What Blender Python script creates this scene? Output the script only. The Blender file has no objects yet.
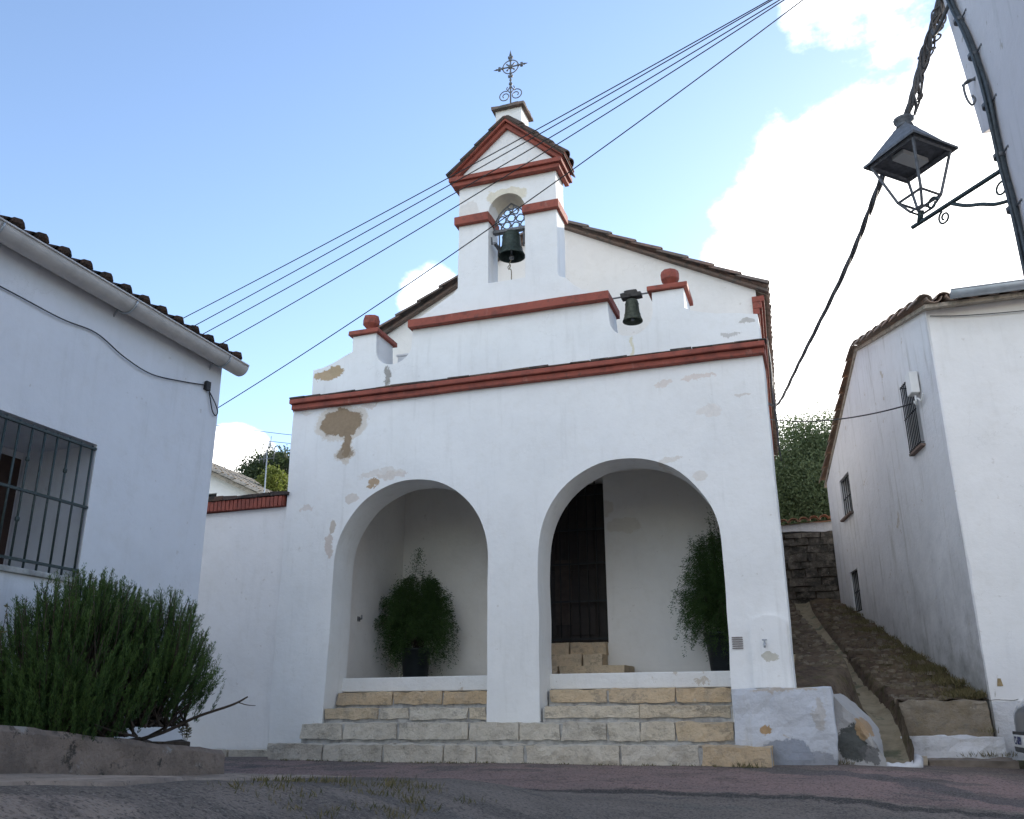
import bpy, bmesh, math, random
import numpy as np
from mathutils import Vector, Matrix, noise
from mathutils.geometry import tessellate_polygon
R=math.radians; PI=math.pi
rnd=random.Random(7)
scene=bpy.context.scene
COL=scene.collection
# ------------------------------------------------------------------ camera
cam=bpy.data.cameras.new('camera'); co=bpy.data.objects.new('camera',cam); COL.objects.link(co)
cam.sensor_width=36; cam.lens=903.5/1024*36; cam.clip_start=.05; cam.clip_end=6000
r_=Vector((.9467441,.32196764,-.00352801)); u_=Vector((.10655636,-.30295118,.94703026)); w_=Vector((-.30384428,.89697125,.32112495))
co.matrix_world=Matrix(((r_.x,u_.x,-w_.x,0),(r_.y,u_.y,-w_.y,0),(r_.z,u_.z,-w_.z,0),(0,0,0,1)))
scene.camera=co
# ------------------------------------------------------------------ sky + sun
SUN_AZ, SUN_EL = 22.0, 17.0        # azimuth from +Y towards +X
EXPO=1.46
world=bpy.data.worlds.new('World'); scene.world=world; world.use_nodes=True
nt=world.node_tree; nt.nodes.clear()
def N(t,**k):
    n=nt.nodes.new(t)
    for a,b in k.items(): setattr(n,a,b)
    return n
def pixdir(x,y):
    d=w_*903.5+r_*(x-512)-u_*(y-409.5); d.normalize(); return d
out=N('ShaderNodeOutputWorld'); sky=N('ShaderNodeTexSky',sky_type='NISHITA',sun_disc=False)
sky.sun_elevation=R(SUN_EL); sky.sun_rotation=R(SUN_AZ); sky.altitude=300; sky.air_density=1.0; sky.dust_density=.35; sky.ozone_density=1.9
bg=N('ShaderNodeBackground'); bg.inputs[1].default_value=.135
bg2=N('ShaderNodeBackground'); bg2.inputs[0].default_value=(1,.985,.96,1); bg2.inputs[1].default_value=1.25
mixs=N('ShaderNodeMixShader'); tc=N('ShaderNodeTexCoord')
L=nt.links.new
# gentle whitening of the sky
hs=N('ShaderNodeMix',data_type='RGBA'); hs.inputs[0].default_value=.0
hs.blend_type='MULTIPLY'; hs.inputs[0].default_value=1.0; hs.inputs[7].default_value=(1.05,.985,.99,1); L(sky.outputs[0],hs.inputs[6]); L(hs.outputs[2],bg.inputs[0])
nz=N('ShaderNodeTexNoise'); nz.inputs['Scale'].default_value=7.5; nz.inputs['Detail'].default_value=9; nz.inputs['Roughness'].default_value=.58
mp=N('ShaderNodeMapping'); mp.inputs['Scale'].default_value=(1,1,1.5); mp.inputs['Location'].default_value=(3.1,1.7,.4)
L(tc.outputs['Generated'],mp.inputs[0]); L(mp.outputs[0],nz.inputs[0])
acc=None
def M(op,a,b=None,c=None,clamp=False):
    n=N('ShaderNodeMath',operation=op,use_clamp=clamp)
    for i,v in enumerate((a,b,c)):
        if v is None: continue
        if isinstance(v,(int,float)): n.inputs[i].default_value=v
        else: L(v,n.inputs[i])
    return n.outputs[0]
for (px,py,rad,wt) in ((905,262,11.0,1.0),(1005,75,4.5,.8),(1010,430,15.5,1.0),(855,430,9,.9),(235,470,3.0,.85),(205,500,3.0,.8),(430,297,2.2,.42),(300,500,4,.55),(850,18,4.0,.52),(905,30,3,.55),(1180,300,14,1.),((-.25,-.85,.45),0,46,.50),((.7,-.5,.35),0,28,.42)):  # last two entries: unseen clouds added behind the camera to brighten the facade
    d=Vector(px).normalized() if isinstance(px,tuple) else pixdir(px,py)
    dp=N('ShaderNodeVectorMath',operation='DOT_PRODUCT'); L(tc.outputs['Generated'],dp.inputs[0]); dp.inputs[1].default_value=d
    mr=N('ShaderNodeMapRange',interpolation_type='SMOOTHSTEP'); L(dp.outputs['Value'],mr.inputs[0])
    mr.inputs[1].default_value=math.cos(R(rad*1.25)); mr.inputs[2].default_value=math.cos(R(rad*.55)); mr.inputs[3].default_value=0; mr.inputs[4].default_value=wt
    acc=mr.outputs[0] if acc is None else M('MAXIMUM',acc,mr.outputs[0])
v=M('ADD',acc,M('MULTIPLY',M('SUBTRACT',nz.outputs[0],.5),1.7))
mr=N('ShaderNodeMapRange',interpolation_type='SMOOTHSTEP'); L(v,mr.inputs[0]); mr.inputs[1].default_value=.33; mr.inputs[2].default_value=.74
L(bg.outputs[0],mixs.inputs[1]); L(bg2.outputs[0],mixs.inputs[2]); L(mr.outputs[0],mixs.inputs[0]); L(mixs.outputs[0],out.inputs[0])
sl=bpy.data.lights.new('sun','SUN'); sl.energy=2.6; sl.angle=R(.6); sl.color=(1,.93,.82)
so=bpy.data.objects.new('sun',sl); COL.objects.link(so)
sd=Vector((math.sin(R(SUN_AZ))*math.cos(R(SUN_EL)),math.cos(R(SUN_AZ))*math.cos(R(SUN_EL)),math.sin(R(SUN_EL))))
so.rotation_euler=sd.to_track_quat('Z','Y').to_euler(); so.location=sd*60
scene.render.engine='CYCLES'
scene.view_settings.view_transform='Standard'; scene.view_settings.look='None'; scene.view_settings.gamma=1
scene.view_settings.exposure=EXPO; scene.view_settings.use_curve_mapping=False
try:
    scene.cycles.max_bounces=8; scene.cycles.diffuse_bounces=5
except Exception: pass

# ------------------------------------------------------------------ materials
class Mat:
    def __init__(s,name,rough=.85,spec=.25):
        s.m=bpy.data.materials.new(name); s.m.use_nodes=True; s.t=s.m.node_tree
        s.b=s.t.nodes['Principled BSDF']; s.b.inputs['Roughness'].default_value=rough
        s.b.inputs['Specular IOR Level'].default_value=spec
        s.geo=s.n('ShaderNodeNewGeometry'); s.pos=s.geo.outputs['Position']
    def n(s,t,**k):
        x=s.t.nodes.new(t)
        for a,b in k.items(): setattr(x,a,b)
        return x
    def l(s,a,b): s.t.links.new(a,b)
    def put(s,v,sock):
        if isinstance(v,(int,float)): sock.default_value=v
        elif isinstance(v,tuple): sock.default_value=(v+(1,) if len(v)==3 and sock.type=='RGBA' else v)
        else: s.l(v,sock)
    def map(s,scale=(1,1,1),loc=(0,0,0),src=None):
        m=s.n('ShaderNodeMapping'); m.inputs['Scale'].default_value=scale; m.inputs['Location'].default_value=loc
        s.l(src or s.pos,m.inputs[0]); return m.outputs[0]
    def noise(s,scale,detail=4,rough=.55,vec=None,col=False,dist=0):
        x=s.n('ShaderNodeTexNoise'); x.inputs['Scale'].default_value=scale; x.inputs['Detail'].default_value=detail
        x.inputs['Roughness'].default_value=rough; x.inputs['Distortion'].default_value=dist
        s.l(vec or s.pos,x.inputs['Vector']); return x.outputs[1 if col else 0]
    def vor(s,scale,vec=None,feature='F1',o=0):
        x=s.n('ShaderNodeTexVoronoi',feature=feature); x.inputs['Scale'].default_value=scale; s.l(vec or s.pos,x.inputs['Vector']); return x.outputs[o]
    def math(s,op,a,b=0,clamp=False):
        x=s.n('ShaderNodeMath',operation=op,use_clamp=clamp); s.put(a,x.inputs[0]); s.put(b,x.inputs[1]); return x.outputs[0]
    def rng(s,v,a,b,c=0.,d=1.,smooth=True):
        x=s.n('ShaderNodeMapRange'); x.interpolation_type='SMOOTHSTEP' if smooth else 'LINEAR'
        s.put(v,x.inputs[0])
        for i,q in enumerate((a,b,c,d)): x.inputs[i+1].default_value=q
        return x.outputs[0]
    def mix(s,f,a,b,mode='MIX'):
        x=s.n('ShaderNodeMix',data_type='RGBA',blend_type=mode); s.put(f,x.inputs[0]); s.put(a,x.inputs[6]); s.put(b,x.inputs[7]); return x.outputs[2]
    def bump(s,h,strength=.3,dist=.01,prev=None):
        x=s.n('ShaderNodeBump'); x.inputs['Strength'].default_value=strength; x.inputs['Distance'].default_value=dist
        s.put(h,x.inputs['Height'])
        if prev: s.l(prev,x.inputs['Normal'])
        return x.outputs[0]
    def blob(s,c,rx,ry,rz,vec):
        v=s.n('ShaderNodeVectorMath',operation='SUBTRACT'); s.l(vec,v.inputs[0]); v.inputs[1].default_value=c
        w=s.n('ShaderNodeVectorMath',operation='DIVIDE'); s.l(v.outputs[0],w.inputs[0]); w.inputs[1].default_value=(rx,ry,rz)
        q=s.n('ShaderNodeVectorMath',operation='LENGTH'); s.l(w.outputs[0],q.inputs[0]); return q.outputs['Value']
    def out(s,col=None,nrm=None,rough=None):
        if col is not None: s.put(col,s.b.inputs['Base Color'])
        if nrm is not None: s.l(nrm,s.b.inputs['Normal'])
        if rough is not None: s.put(rough,s.b.inputs['Roughness'])
        return s.m

def distorted(m,amp,scale):
    nzc=m.noise(scale,9,.74,col=True)
    a=m.n('ShaderNodeVectorMath',operation='SUBTRACT'); m.l(nzc,a.inputs[0]); a.inputs[1].default_value=(.5,.5,.5)
    b=m.n('ShaderNodeVectorMath',operation='SCALE'); m.l(a.outputs[0],b.inputs[0]); b.inputs['Scale'].default_value=amp
    c=m.n('ShaderNodeVectorMath',operation='ADD'); m.l(m.pos,c.inputs[0]); m.l(b.outputs[0],c.inputs[1]); return c.outputs[0]

def plaster(name,base=(.80,.80,.79),stains=(),streak=.25,spots=.3,lowdirt=None,bump=.35,lowcol=(.30,.29,.26),peel=.0):
    m=Mat(name,.9,.2)
    c=m.mix(m.rng(m.noise(1.1,4,.6),.35,.7),base,tuple(x*.93 for x in base))
    c=m.mix(m.math('MULTIPLY',m.rng(m.noise(7,5,.7),.45,.75),.25),c,tuple(x*.82*q for x,q in zip(base,(1,.97,.91))))
    # rain streaks (old dirt)
    st=m.rng(m.noise(5,5,.6,m.map((1.6,1.6,.16))),.52,.78)
    c=m.mix(m.math('MULTIPLY',st,streak),c,(.45,.44,.41))
    # small pock marks
    sp=m.rng(m.noise(13,3,.5),.70,.76)
    c=m.mix(m.math('MULTIPLY',sp,spots),c,(.42,.37,.31))
    # hairline cracks
    cr=m.vor(1.3,distorted(m,.5,2.2),'DISTANCE_TO_EDGE')
    crk=m.math('MULTIPLY',m.rng(cr,.004,.0),m.rng(m.noise(.9,2),.52,.62))
    c=m.mix(m.math('MULTIPLY',crk,.35),c,(.35,.33,.3))
    if peel:
        pl=m.rng(m.noise(3.2,8,.72),.66-.1*peel,.68-.1*peel)
        c=m.mix(m.math('MULTIPLY',pl,.8),c,(.48,.42,.34))
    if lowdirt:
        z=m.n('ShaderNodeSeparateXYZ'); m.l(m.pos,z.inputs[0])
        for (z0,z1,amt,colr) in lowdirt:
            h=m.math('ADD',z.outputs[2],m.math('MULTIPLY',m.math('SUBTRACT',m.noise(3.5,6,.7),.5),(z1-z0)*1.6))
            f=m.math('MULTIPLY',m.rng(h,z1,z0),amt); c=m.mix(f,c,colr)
    hsum=m.math('ADD',m.math('MULTIPLY',m.noise(2.2,3,.5),1.6),m.math('MULTIPLY',m.noise(22,6,.65),.35))
    hsum=m.math('ADD',hsum,m.math('MULTIPLY',m.noise(110,3,.6),.06))
    if stains:
        ds_=[]
        dv=distorted(m,.30,5.5); dv2=distorted(m,.13,14.)
        for (cx,cy,cz,rx,rz,colr,amt,halo) in stains:
            v=dv if max(rx,rz)>.09 else dv2
            d=m.blob((cx,cy,cz),rx,.8,rz,v)
            ds_.append((d,colr,amt,halo))
            if halo: c=m.mix(m.math('MULTIPLY',m.rng(d,1.42,1.26),.7),c,(.60,.53,.44))
        for (d,colr,amt,halo) in ds_:
            cc=m.mix(m.noise(18,4,.6),tuple(q*.75 for q in colr),tuple(q*1.2 for q in colr))
            mk=m.rng(d,1.08,.96); c=m.mix(m.math('MULTIPLY',mk,amt),c,cc)
            if halo: hsum=m.math('SUBTRACT',hsum,m.math('MULTIPLY',mk,m.math('ADD',1.3,m.noise(26,4,.7))))
    return m.out(c,m.bump(hsum,bump,.03))

BR=(.30,.225,.15)
M_fac=plaster('facade_plaster',(.80,.80,.785),(
 (-5.76,10,3.66,.30,.19,BR,1,1),(-5.66,10,3.36,.07,.20,BR,1,1),(-5.68,10,3.22,.12,.07,BR,.8,1),
 (-6.02,10,4.36,.20,.07,(.45,.34,.22),1,0),(-5.88,10,4.42,.12,.06,(.42,.32,.2),1,0),
 (-5.24,10,2.80,.10,.045,(.45,.33,.22),1,0),(-5.0,10,2.89,.22,.04,(.62,.53,.46),.6,0),
 (-5.84,10,2.05,.06,.17,(.58,.50,.44),.85,0),(-5.80,10,2.28,.04,.08,(.5,.42,.34),.8,0),(-5.55,10,2.62,.10,.05,(.62,.55,.48),.7,0),(-5.15,10,2.92,.30,.06,(.66,.60,.53),.6,0),(-6.3,10,3.85,.12,.03,(.6,.53,.46),.5,0),(-5.35,10,3.86,.12,.03,(.62,.53,.46),.6,0),(-4.9,10,3.9,.08,.03,(.62,.53,.46),.5,0),
 (-5.12,10,4.22,.05,.14,(.24,.22,.19),.8,0),(-5.1,10,4.08,.035,.1,(.3,.28,.24),.7,0),
 (-1.86,10,4.18,.025,.17,(.62,.55,.32),.6,0),
 (-1.1,10,3.72,.22,.03,(.63,.50,.42),.5,0),(-1.5,10,3.68,.1,.025,(.63,.52,.44),.5,0),(-.62,10,3.45,.09,.02,(.55,.48,.40),.5,0),(-1.0,10,3.3,.12,.08,(.70,.64,.58),.5,0),
 (-1.5,10,2.75,.14,.04,(.62,.55,.46),.5,0),(-1.16,10,2.55,.08,.06,(.64,.58,.5),.5,0),
 (-.585,10,.57,.085,.05,(.48,.45,.36),.8,0),
 (-6.2,10,2.55,.1,.03,(.6,.5,.42),.5,0),(-.7,10,4.2,.12,.03,(.4,.37,.33),.6,0),(-.5,10,4.35,.09,.03,(.4,.37,.33),.7,0),
 ),streak=.26,spots=.3,lowdirt=((-.35,.25,.18,(.55,.52,.48)),))
M_nave=plaster('gable_plaster',(.80,.775,.735),((-3.0,12.2,2.75,.35,.16,(.60,.53,.42),.5,0),(-2.5,12.2,2.5,.25,.1,(.62,.55,.45),.4,0)),streak=.1,lowdirt=((.3,.8,.3,(.5,.48,.45)),))
M_bel=plaster('bellcote_plaster',(.80,.79,.775),((-3.45,10.2,6.62,.3,.12,(.66,.58,.42),.7,0),(-4.0,10,6.5,.15,.14,(.66,.60,.54),.5,0)),streak=.2)
M_wallL=plaster('boundary_plaster',(.80,.79,.775),streak=.12,lowdirt=((-.5,.15,.25,(.6,.57,.54)),))
M_left=plaster('left_house_plaster',(.77,.77,.79),streak=.2,spots=.35,lowdirt=((-.4,.5,.2,(.5,.48,.46)),))
M_right=plaster('right_house_plaster',(.80,.79,.77),streak=.2,lowdirt=((-.5,.3,.2,(.5,.5,.5)),))
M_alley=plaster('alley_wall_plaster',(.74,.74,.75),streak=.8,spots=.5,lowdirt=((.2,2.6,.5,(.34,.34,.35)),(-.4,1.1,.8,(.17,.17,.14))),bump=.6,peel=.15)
M_base=plaster('rough_whitewash',(.66,.66,.67),streak=.8,spots=.8,bump=1.4,peel=.2)
M_near=plaster('near_house_plaster',(.72,.68,.68),streak=.5,spots=.8,peel=.12)
M_trough=plaster('trough_plaster',(.55,.57,.61),((-.66,9.5,-.14,.06,.05,(.4,.27,.15),1,0),(-.5,9.5,-.36,.25,.12,(.22,.24,.28),.8,0),(-.2,9.5,-.42,.18,.1,(.25,.26,.29),.7,0),(-.45,9.6,.24,.3,.025,(.45,.38,.3),.7,0),(-.15,9.5,0,.05,.12,(.42,.38,.33),.6,0)),streak=.85,spots=.8,bump=1.0,lowdirt=((-.5,-.2,.5,(.27,.27,.28)),))
M_rubble=plaster('rubble_plaster',(.42,.41,.40),((.12,10,-.25,.13,.17,(.10,.105,.10),1,0),(.24,10,-.12,.08,.10,(.40,.27,.15),.9,0),(.26,10,-.35,.10,.08,(.12,.12,.12),.8,0)),streak=.6,spots=.9,bump=1.8)

def simple(name,col,rough=.6,metal=0,var=.25,scale=14,bump=.15,spec=.4):
    m=Mat(name,rough,spec); m.b.inputs['Metallic'].default_value=metal
    f=m.noise(scale,5,.6)
    c=m.mix(m.rng(f,.35,.7),col,tuple(x*(1-var) for x in col))
    return m.out(c,m.bump(f,bump,.01))
M_red=None
m=Mat('red_paint',.75,.3); c=m.mix(m.rng(m.noise(6,6,.65),.4,.7),(.31,.085,.058),(.20,.060,.045)); c=m.mix(m.math('MULTIPLY',m.rng(m.noise(16,8,.78),.53,.66),.65),c,(.10,.065,.055)); c=m.mix(m.math('MULTIPLY',m.rng(m.noise(9,4,.7,m.map((1,1,.25))),.62,.72),.35),c,(.40,.22,.17)); M_red=m.out(c,m.bump(m.noise(30,6,.65),.4,.012))
def tilemat(name,a,b,dark):
    m=Mat(name,.9,.2); inf=m.n('ShaderNodeAttribute'); inf.attribute_name='tint'
    c=m.mix(m.rng(inf.outputs['Fac'],.1,.9),a,b); c=m.mix(m.rng(m.noise(9,6,.7),.45,.65),c,dark)
    c=m.mix(m.math('MULTIPLY',m.rng(m.noise(30,5,.7),.6,.7),.6),c,(.28,.27,.20))
    return m.out(c,m.bump(m.noise(40,5,.7),.5,.01))
M_tile=tilemat('old_roof_tile',(.22,.145,.115),(.17,.135,.115),(.11,.10,.09))
M_tiledark=tilemat('dark_roof_tile',(.12,.075,.055),(.07,.055,.05),(.035,.033,.03))
M_tileor=tilemat('orange_roof_tile',(.34,.22,.16),(.33,.26,.21),(.24,.20,.17))
M_tilelt=tilemat('pale_roof_tile',(.42,.36,.29),(.34,.30,.25),(.2,.18,.15))
M_iron=simple('wrought_iron',(.17,.175,.185),.6,.1,.4,40,.3)  # tone lightened so veiling glare on the lantern sits in the base colour
M_irongreen=simple('green_painted_iron',(.042,.062,.062),.5,.05,.4,40,.2)
M_darkiron=simple('dark_iron',(.014,.016,.017),.6,0,.3,40,.2)
M_bronze=simple('bell_bronze',(.045,.062,.052),.5,.5,.45,25,.3)
M_bronzeR=simple('weathered_bell_bronze',(.075,.085,.06),.6,.35,.5,25,.4)
M_woodold=simple('old_yoke_wood',(.06,.055,.05),.8,0,.5,20,.5)
M_dark=simple('dark_door_wood',(.020,.013,.010),.6,0,.4,10,.2)
M_darkin=simple('dark_interior',(.012,.011,.011),.9,0,.2,6,.1)
M_brownwood=simple('brown_shutter_wood',(.045,.020,.013),.5,0,.4,12,.2)
M_black=simple('black_cable',(.025,.025,.028),.6,0,.3,60,.1)
M_cablegrey=simple('dark_grey_cable',(.10,.10,.105),.7,0,.3,60,.1)
M_pot=simple('black_plastic_pot',(.012,.017,.02),.45,0,.3,10,.05)
M_gut=simple('cream_gutter',(.58,.54,.50),.45,0,.15,7,.05)
M_zinc=simple('grey_metal_gutter',(.42,.45,.48),.45,.5,.2,7,.05)
M_concrete=simple('weathered_concrete',(.24,.20,.165),.9,0,.45,3.5,1.2,.2)
M_white=simple('white_plastic',(.75,.75,.72),.4,0,.08,6,.03)
M_soil=simple('dry_soil',(.07,.05,.035),.95,0,.5,20,1.)
M_bark=simple('bark',(.075,.055,.04),.9,0,.4,30,.8)
M_rope=simple('old_rope',(.25,.21,.15),.9,0,.3,60,.5)
M_glassdark=simple('dark_window_glass',(.01,.012,.015),.45,0,.1,3,.0,.15)

def blockmat(name,tones,mortar=False):
    m=Mat(name,.9,.2); inf=m.n('ShaderNodeAttribute'); inf.attribute_name='tint'
    rp=m.n('ShaderNodeValToRGB'); m.l(inf.outputs['Fac'],rp.inputs[0])
    el=rp.color_ramp.elements
    for i,t in enumerate(tones):
        p=i/(len(tones)-1)
        e=el[i] if i<2 else el.new(p)
        e.position=p; e.color=t+(1,)
    c=rp.outputs[0]
    c=m.mix(m.rng(m.noise(5,6,.7),.42,.7),c,m.mix(.5,c,(.34,.30,.25)))
    c=m.mix(m.math('MULTIPLY',m.rng(m.noise(19,8,.8),.52,.68),.5),c,(.20,.175,.14))
    c=m.mix(m.math('MULTIPLY',m.rng(m.noise(3.3,7,.75,m.map((1,1,1.6),(7,1,3))),.54,.64),.55),c,(.20,.18,.15))
    c=m.mix(m.math('MULTIPLY',m.rng(m.noise(11,6,.7,m.map((1,1,1),(5,2,1))),.62,.72),.6),c,(.60,.55,.46))
    h=m.math('ADD',m.math('MULTIPLY',m.noise(9,6,.7),1.0),m.math('MULTIPLY',m.noise(55,5,.7),.5))
    return m.out(c,m.bump(h,1.0,.03))
M_stone=blockmat('limestone_block',((.58,.53,.45),(.64,.58,.48),(.64,.53,.38),(.58,.43,.27)))
M_mortar=simple('step_mortar',(.50,.49,.47),.95,0,.4,12,1.2,.2)
M_rub=blockmat('alley_stone',((.075,.066,.05),(.11,.095,.07),(.14,.12,.085),(.09,.08,.06)))
M_rubend=blockmat('end_wall_stone',((.04,.037,.033),(.07,.064,.055),(.10,.09,.075),(.05,.046,.04)))

# asphalt
def roadmat():
    m=Mat('asphalt',.93,.2); X=m.n('ShaderNodeSeparateXYZ'); m.l(distorted(m,.9,1.3),X.inputs[0]); dx,dy=X.outputs[0],X.outputs[1]
    n1=m.noise(2.1,6,.65); n2=m.noise(70,4,.75)
    pink=m.mix(m.rng(n1,.35,.7),(.42,.285,.25),(.33,.24,.215))
    grey=m.mix(m.rng(n1,.3,.7),(.33,.275,.23),(.24,.205,.175))
    f=m.rng(dy,7.75,7.95)
    c=m.mix(f,grey,pink)
    # dark repair seams and light worn strips
    s1=m.math('ABSOLUTE',m.math('SUBTRACT',dy,m.math('ADD',7.72,m.math('MULTIPLY',dx,-.06))))
    c=m.mix(m.math('MULTIPLY',m.rng(s1,.13,.05),.85),c,(.07,.064,.06))
    s2=m.math('ABSOLUTE',m.math('SUBTRACT',dy,m.math('ADD',8.9,m.math('MULTIPLY',dx,-.55))))
    c=m.mix(m.math('MULTIPLY',m.rng(s2,.2,.14),.7),c,(.125,.125,.125))
    s3=m.math('ABSOLUTE',m.math('SUBTRACT',dy,7.35)); f3=m.math('MULTIPLY',m.rng(s3,.10,.04),m.rng(m.noise(1.2,3),.5,.6))
    c=m.mix(m.math('MULTIPLY',f3,.8),c,(.24,.22,.19))
    pt=m.rng(m.noise(.9,4,.6,m.map((1,2.2,1),(9,3,0))),.56,.60); c=m.mix(m.math('MULTIPLY',pt,.6),c,(.17,.155,.14))
    # sandy grit collected at the foot of the steps
    g=m.rng(m.math('ADD',dy,m.math('MULTIPLY',m.math('SUBTRACT',m.noise(3,6,.8),.5),1.2)),9.0,9.3); c=m.mix(m.math('MULTIPLY',g,.6),c,(.19,.165,.13))
    # dark tar on the left and a pale worn patch at the near left
    lf=m.math('MULTIPLY',m.rng(dx,-2.4,-3.0),m.rng(dy,7.0,6.4)); c=m.mix(m.math('MULTIPLY',lf,.8),c,(.16,.135,.11))
    bl=m.rng(m.blob((-2.45,2.5,-.3),.17,.42,9,distorted(m,.35,3.5)),1.05,.9); c=m.mix(bl,c,(.42,.34,.28))
    wr=m.rng(m.noise(1.7,7,.75,m.map((1,1.6,1),(2,5,1))),.5,.62); c=m.mix(m.math('MULTIPLY',wr,.5),c,(.12,.105,.095))
    c=m.mix(m.math('MULTIPLY',m.rng(n2,.52,.66),.75),c,(.45,.40,.36))
    c=m.mix(m.math('MULTIPLY',m.rng(m.noise(45,4,.75),.50,.38),.6),c,(.03,.03,.032))
    h=m.math('ADD',m.math('MULTIPLY',m.noise(8,4,.6),1.2),m.math('ADD',n2,m.noise(28,4,.7)))
    return m.out(c,m.bump(h,1.0,.03))
M_road=roadmat()
def earthmat(name,a,b,cc,gr=.4):
    m=Mat(name,.95,.15)
    c=m.mix(m.rng(m.noise(2.6,7,.7),.38,.62),a,b); c=m.mix(m.rng(m.noise(9,6,.75),.5,.7),c,cc)
    c=m.mix(m.math('MULTIPLY',m.rng(m.noise(5,5,.7,m.map((1,1,1),(4,8,2))),.5,.62),gr),c,(.085,.085,.03))
    h=m.math('ADD',m.noise(6,6,.7),m.math('MULTIPLY',m.vor(14),.6)); return m.out(c,m.bump(h,1.0,.05))
M_earth=earthmat('alley_cobbles',(.095,.068,.050),(.15,.115,.080),(.055,.042,.033))
M_ground=earthmat('earth_ground',(.13,.11,.08),(.10,.09,.05),(.08,.08,.04))
m=Mat('channel_cement',.85,.2); c=m.mix(m.rng(m.noise(4,6,.7),.4,.65),(.33,.28,.19),(.24,.20,.13)); c=m.mix(m.math('MULTIPLY',m.rng(m.noise(3,4,.6,m.map((1,1,1),(2,2,2))),.55,.65),.6),c,(.05,.08,.045)); M_chan=m.out(c,m.bump(m.noise(18,6,.7),.8,.02))
m=Mat('pavement_concrete',.92,.2); c=m.mix(m.rng(m.noise(2.5,7,.7),.4,.62),(.42,.335,.265),(.28,.225,.18)); c=m.mix(m.rng(m.noise(12,6,.75),.54,.66),c,(.13,.11,.09)); M_pave=m.out(c,m.bump(m.noise(14,7,.72),1.,.03))
m=Mat('planter_concrete',.92,.2); c=m.mix(m.rng(m.noise(3.5,7,.7),.4,.62),(.36,.28,.225),(.24,.19,.155)); c=m.mix(m.rng(m.noise(9,6,.75),.56,.66),c,(.10,.085,.07)); c=m.mix(m.rng(m.noise(4,5,.7,m.map((1,1,1),(3,1,7))),.6,.68),c,(.40,.36,.32)); M_plant=m.out(c,m.bump(m.noise(10,7,.72),1.4,.04))

def leafmat(name,a,b,trans=.25):
    m=Mat(name,.6,.3); at=m.n('ShaderNodeAttribute'); at.attribute_name='tint'
    c=m.mix(at.outputs['Fac'],a,b); m.put(c,m.b.inputs['Base Color'])
    tr=m.n('ShaderNodeBsdfTranslucent'); m.put(m.mix(.5,c,(.10,.14,.03)),tr.inputs[0])
    mx=m.n('ShaderNodeMixShader'); mx.inputs[0].default_value=trans
    o=[n for n in m.t.nodes if n.type=='OUTPUT_MATERIAL'][0]
    m.l(m.b.outputs[0],mx.inputs[1]); m.l(tr.outputs[0],mx.inputs[2]); m.l(mx.outputs[0],o.inputs[0]); return m.m
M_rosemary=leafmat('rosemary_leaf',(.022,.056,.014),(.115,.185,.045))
M_fern=leafmat('fern_leaf',(.025,.06,.018),(.07,.125,.032),.25)
M_tree=leafmat('tree_leaf',(.08,.11,.05),(.20,.24,.12),.4)
M_pine=leafmat('dark_tree_leaf',(.03,.045,.022),(.07,.095,.04),.3)
M_yel=leafmat('yellow_green_leaf',(.16,.19,.04),(.26,.28,.06),.4)
M_grass=leafmat('grass_blade',(.07,.07,.022),(.24,.19,.10))

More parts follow.
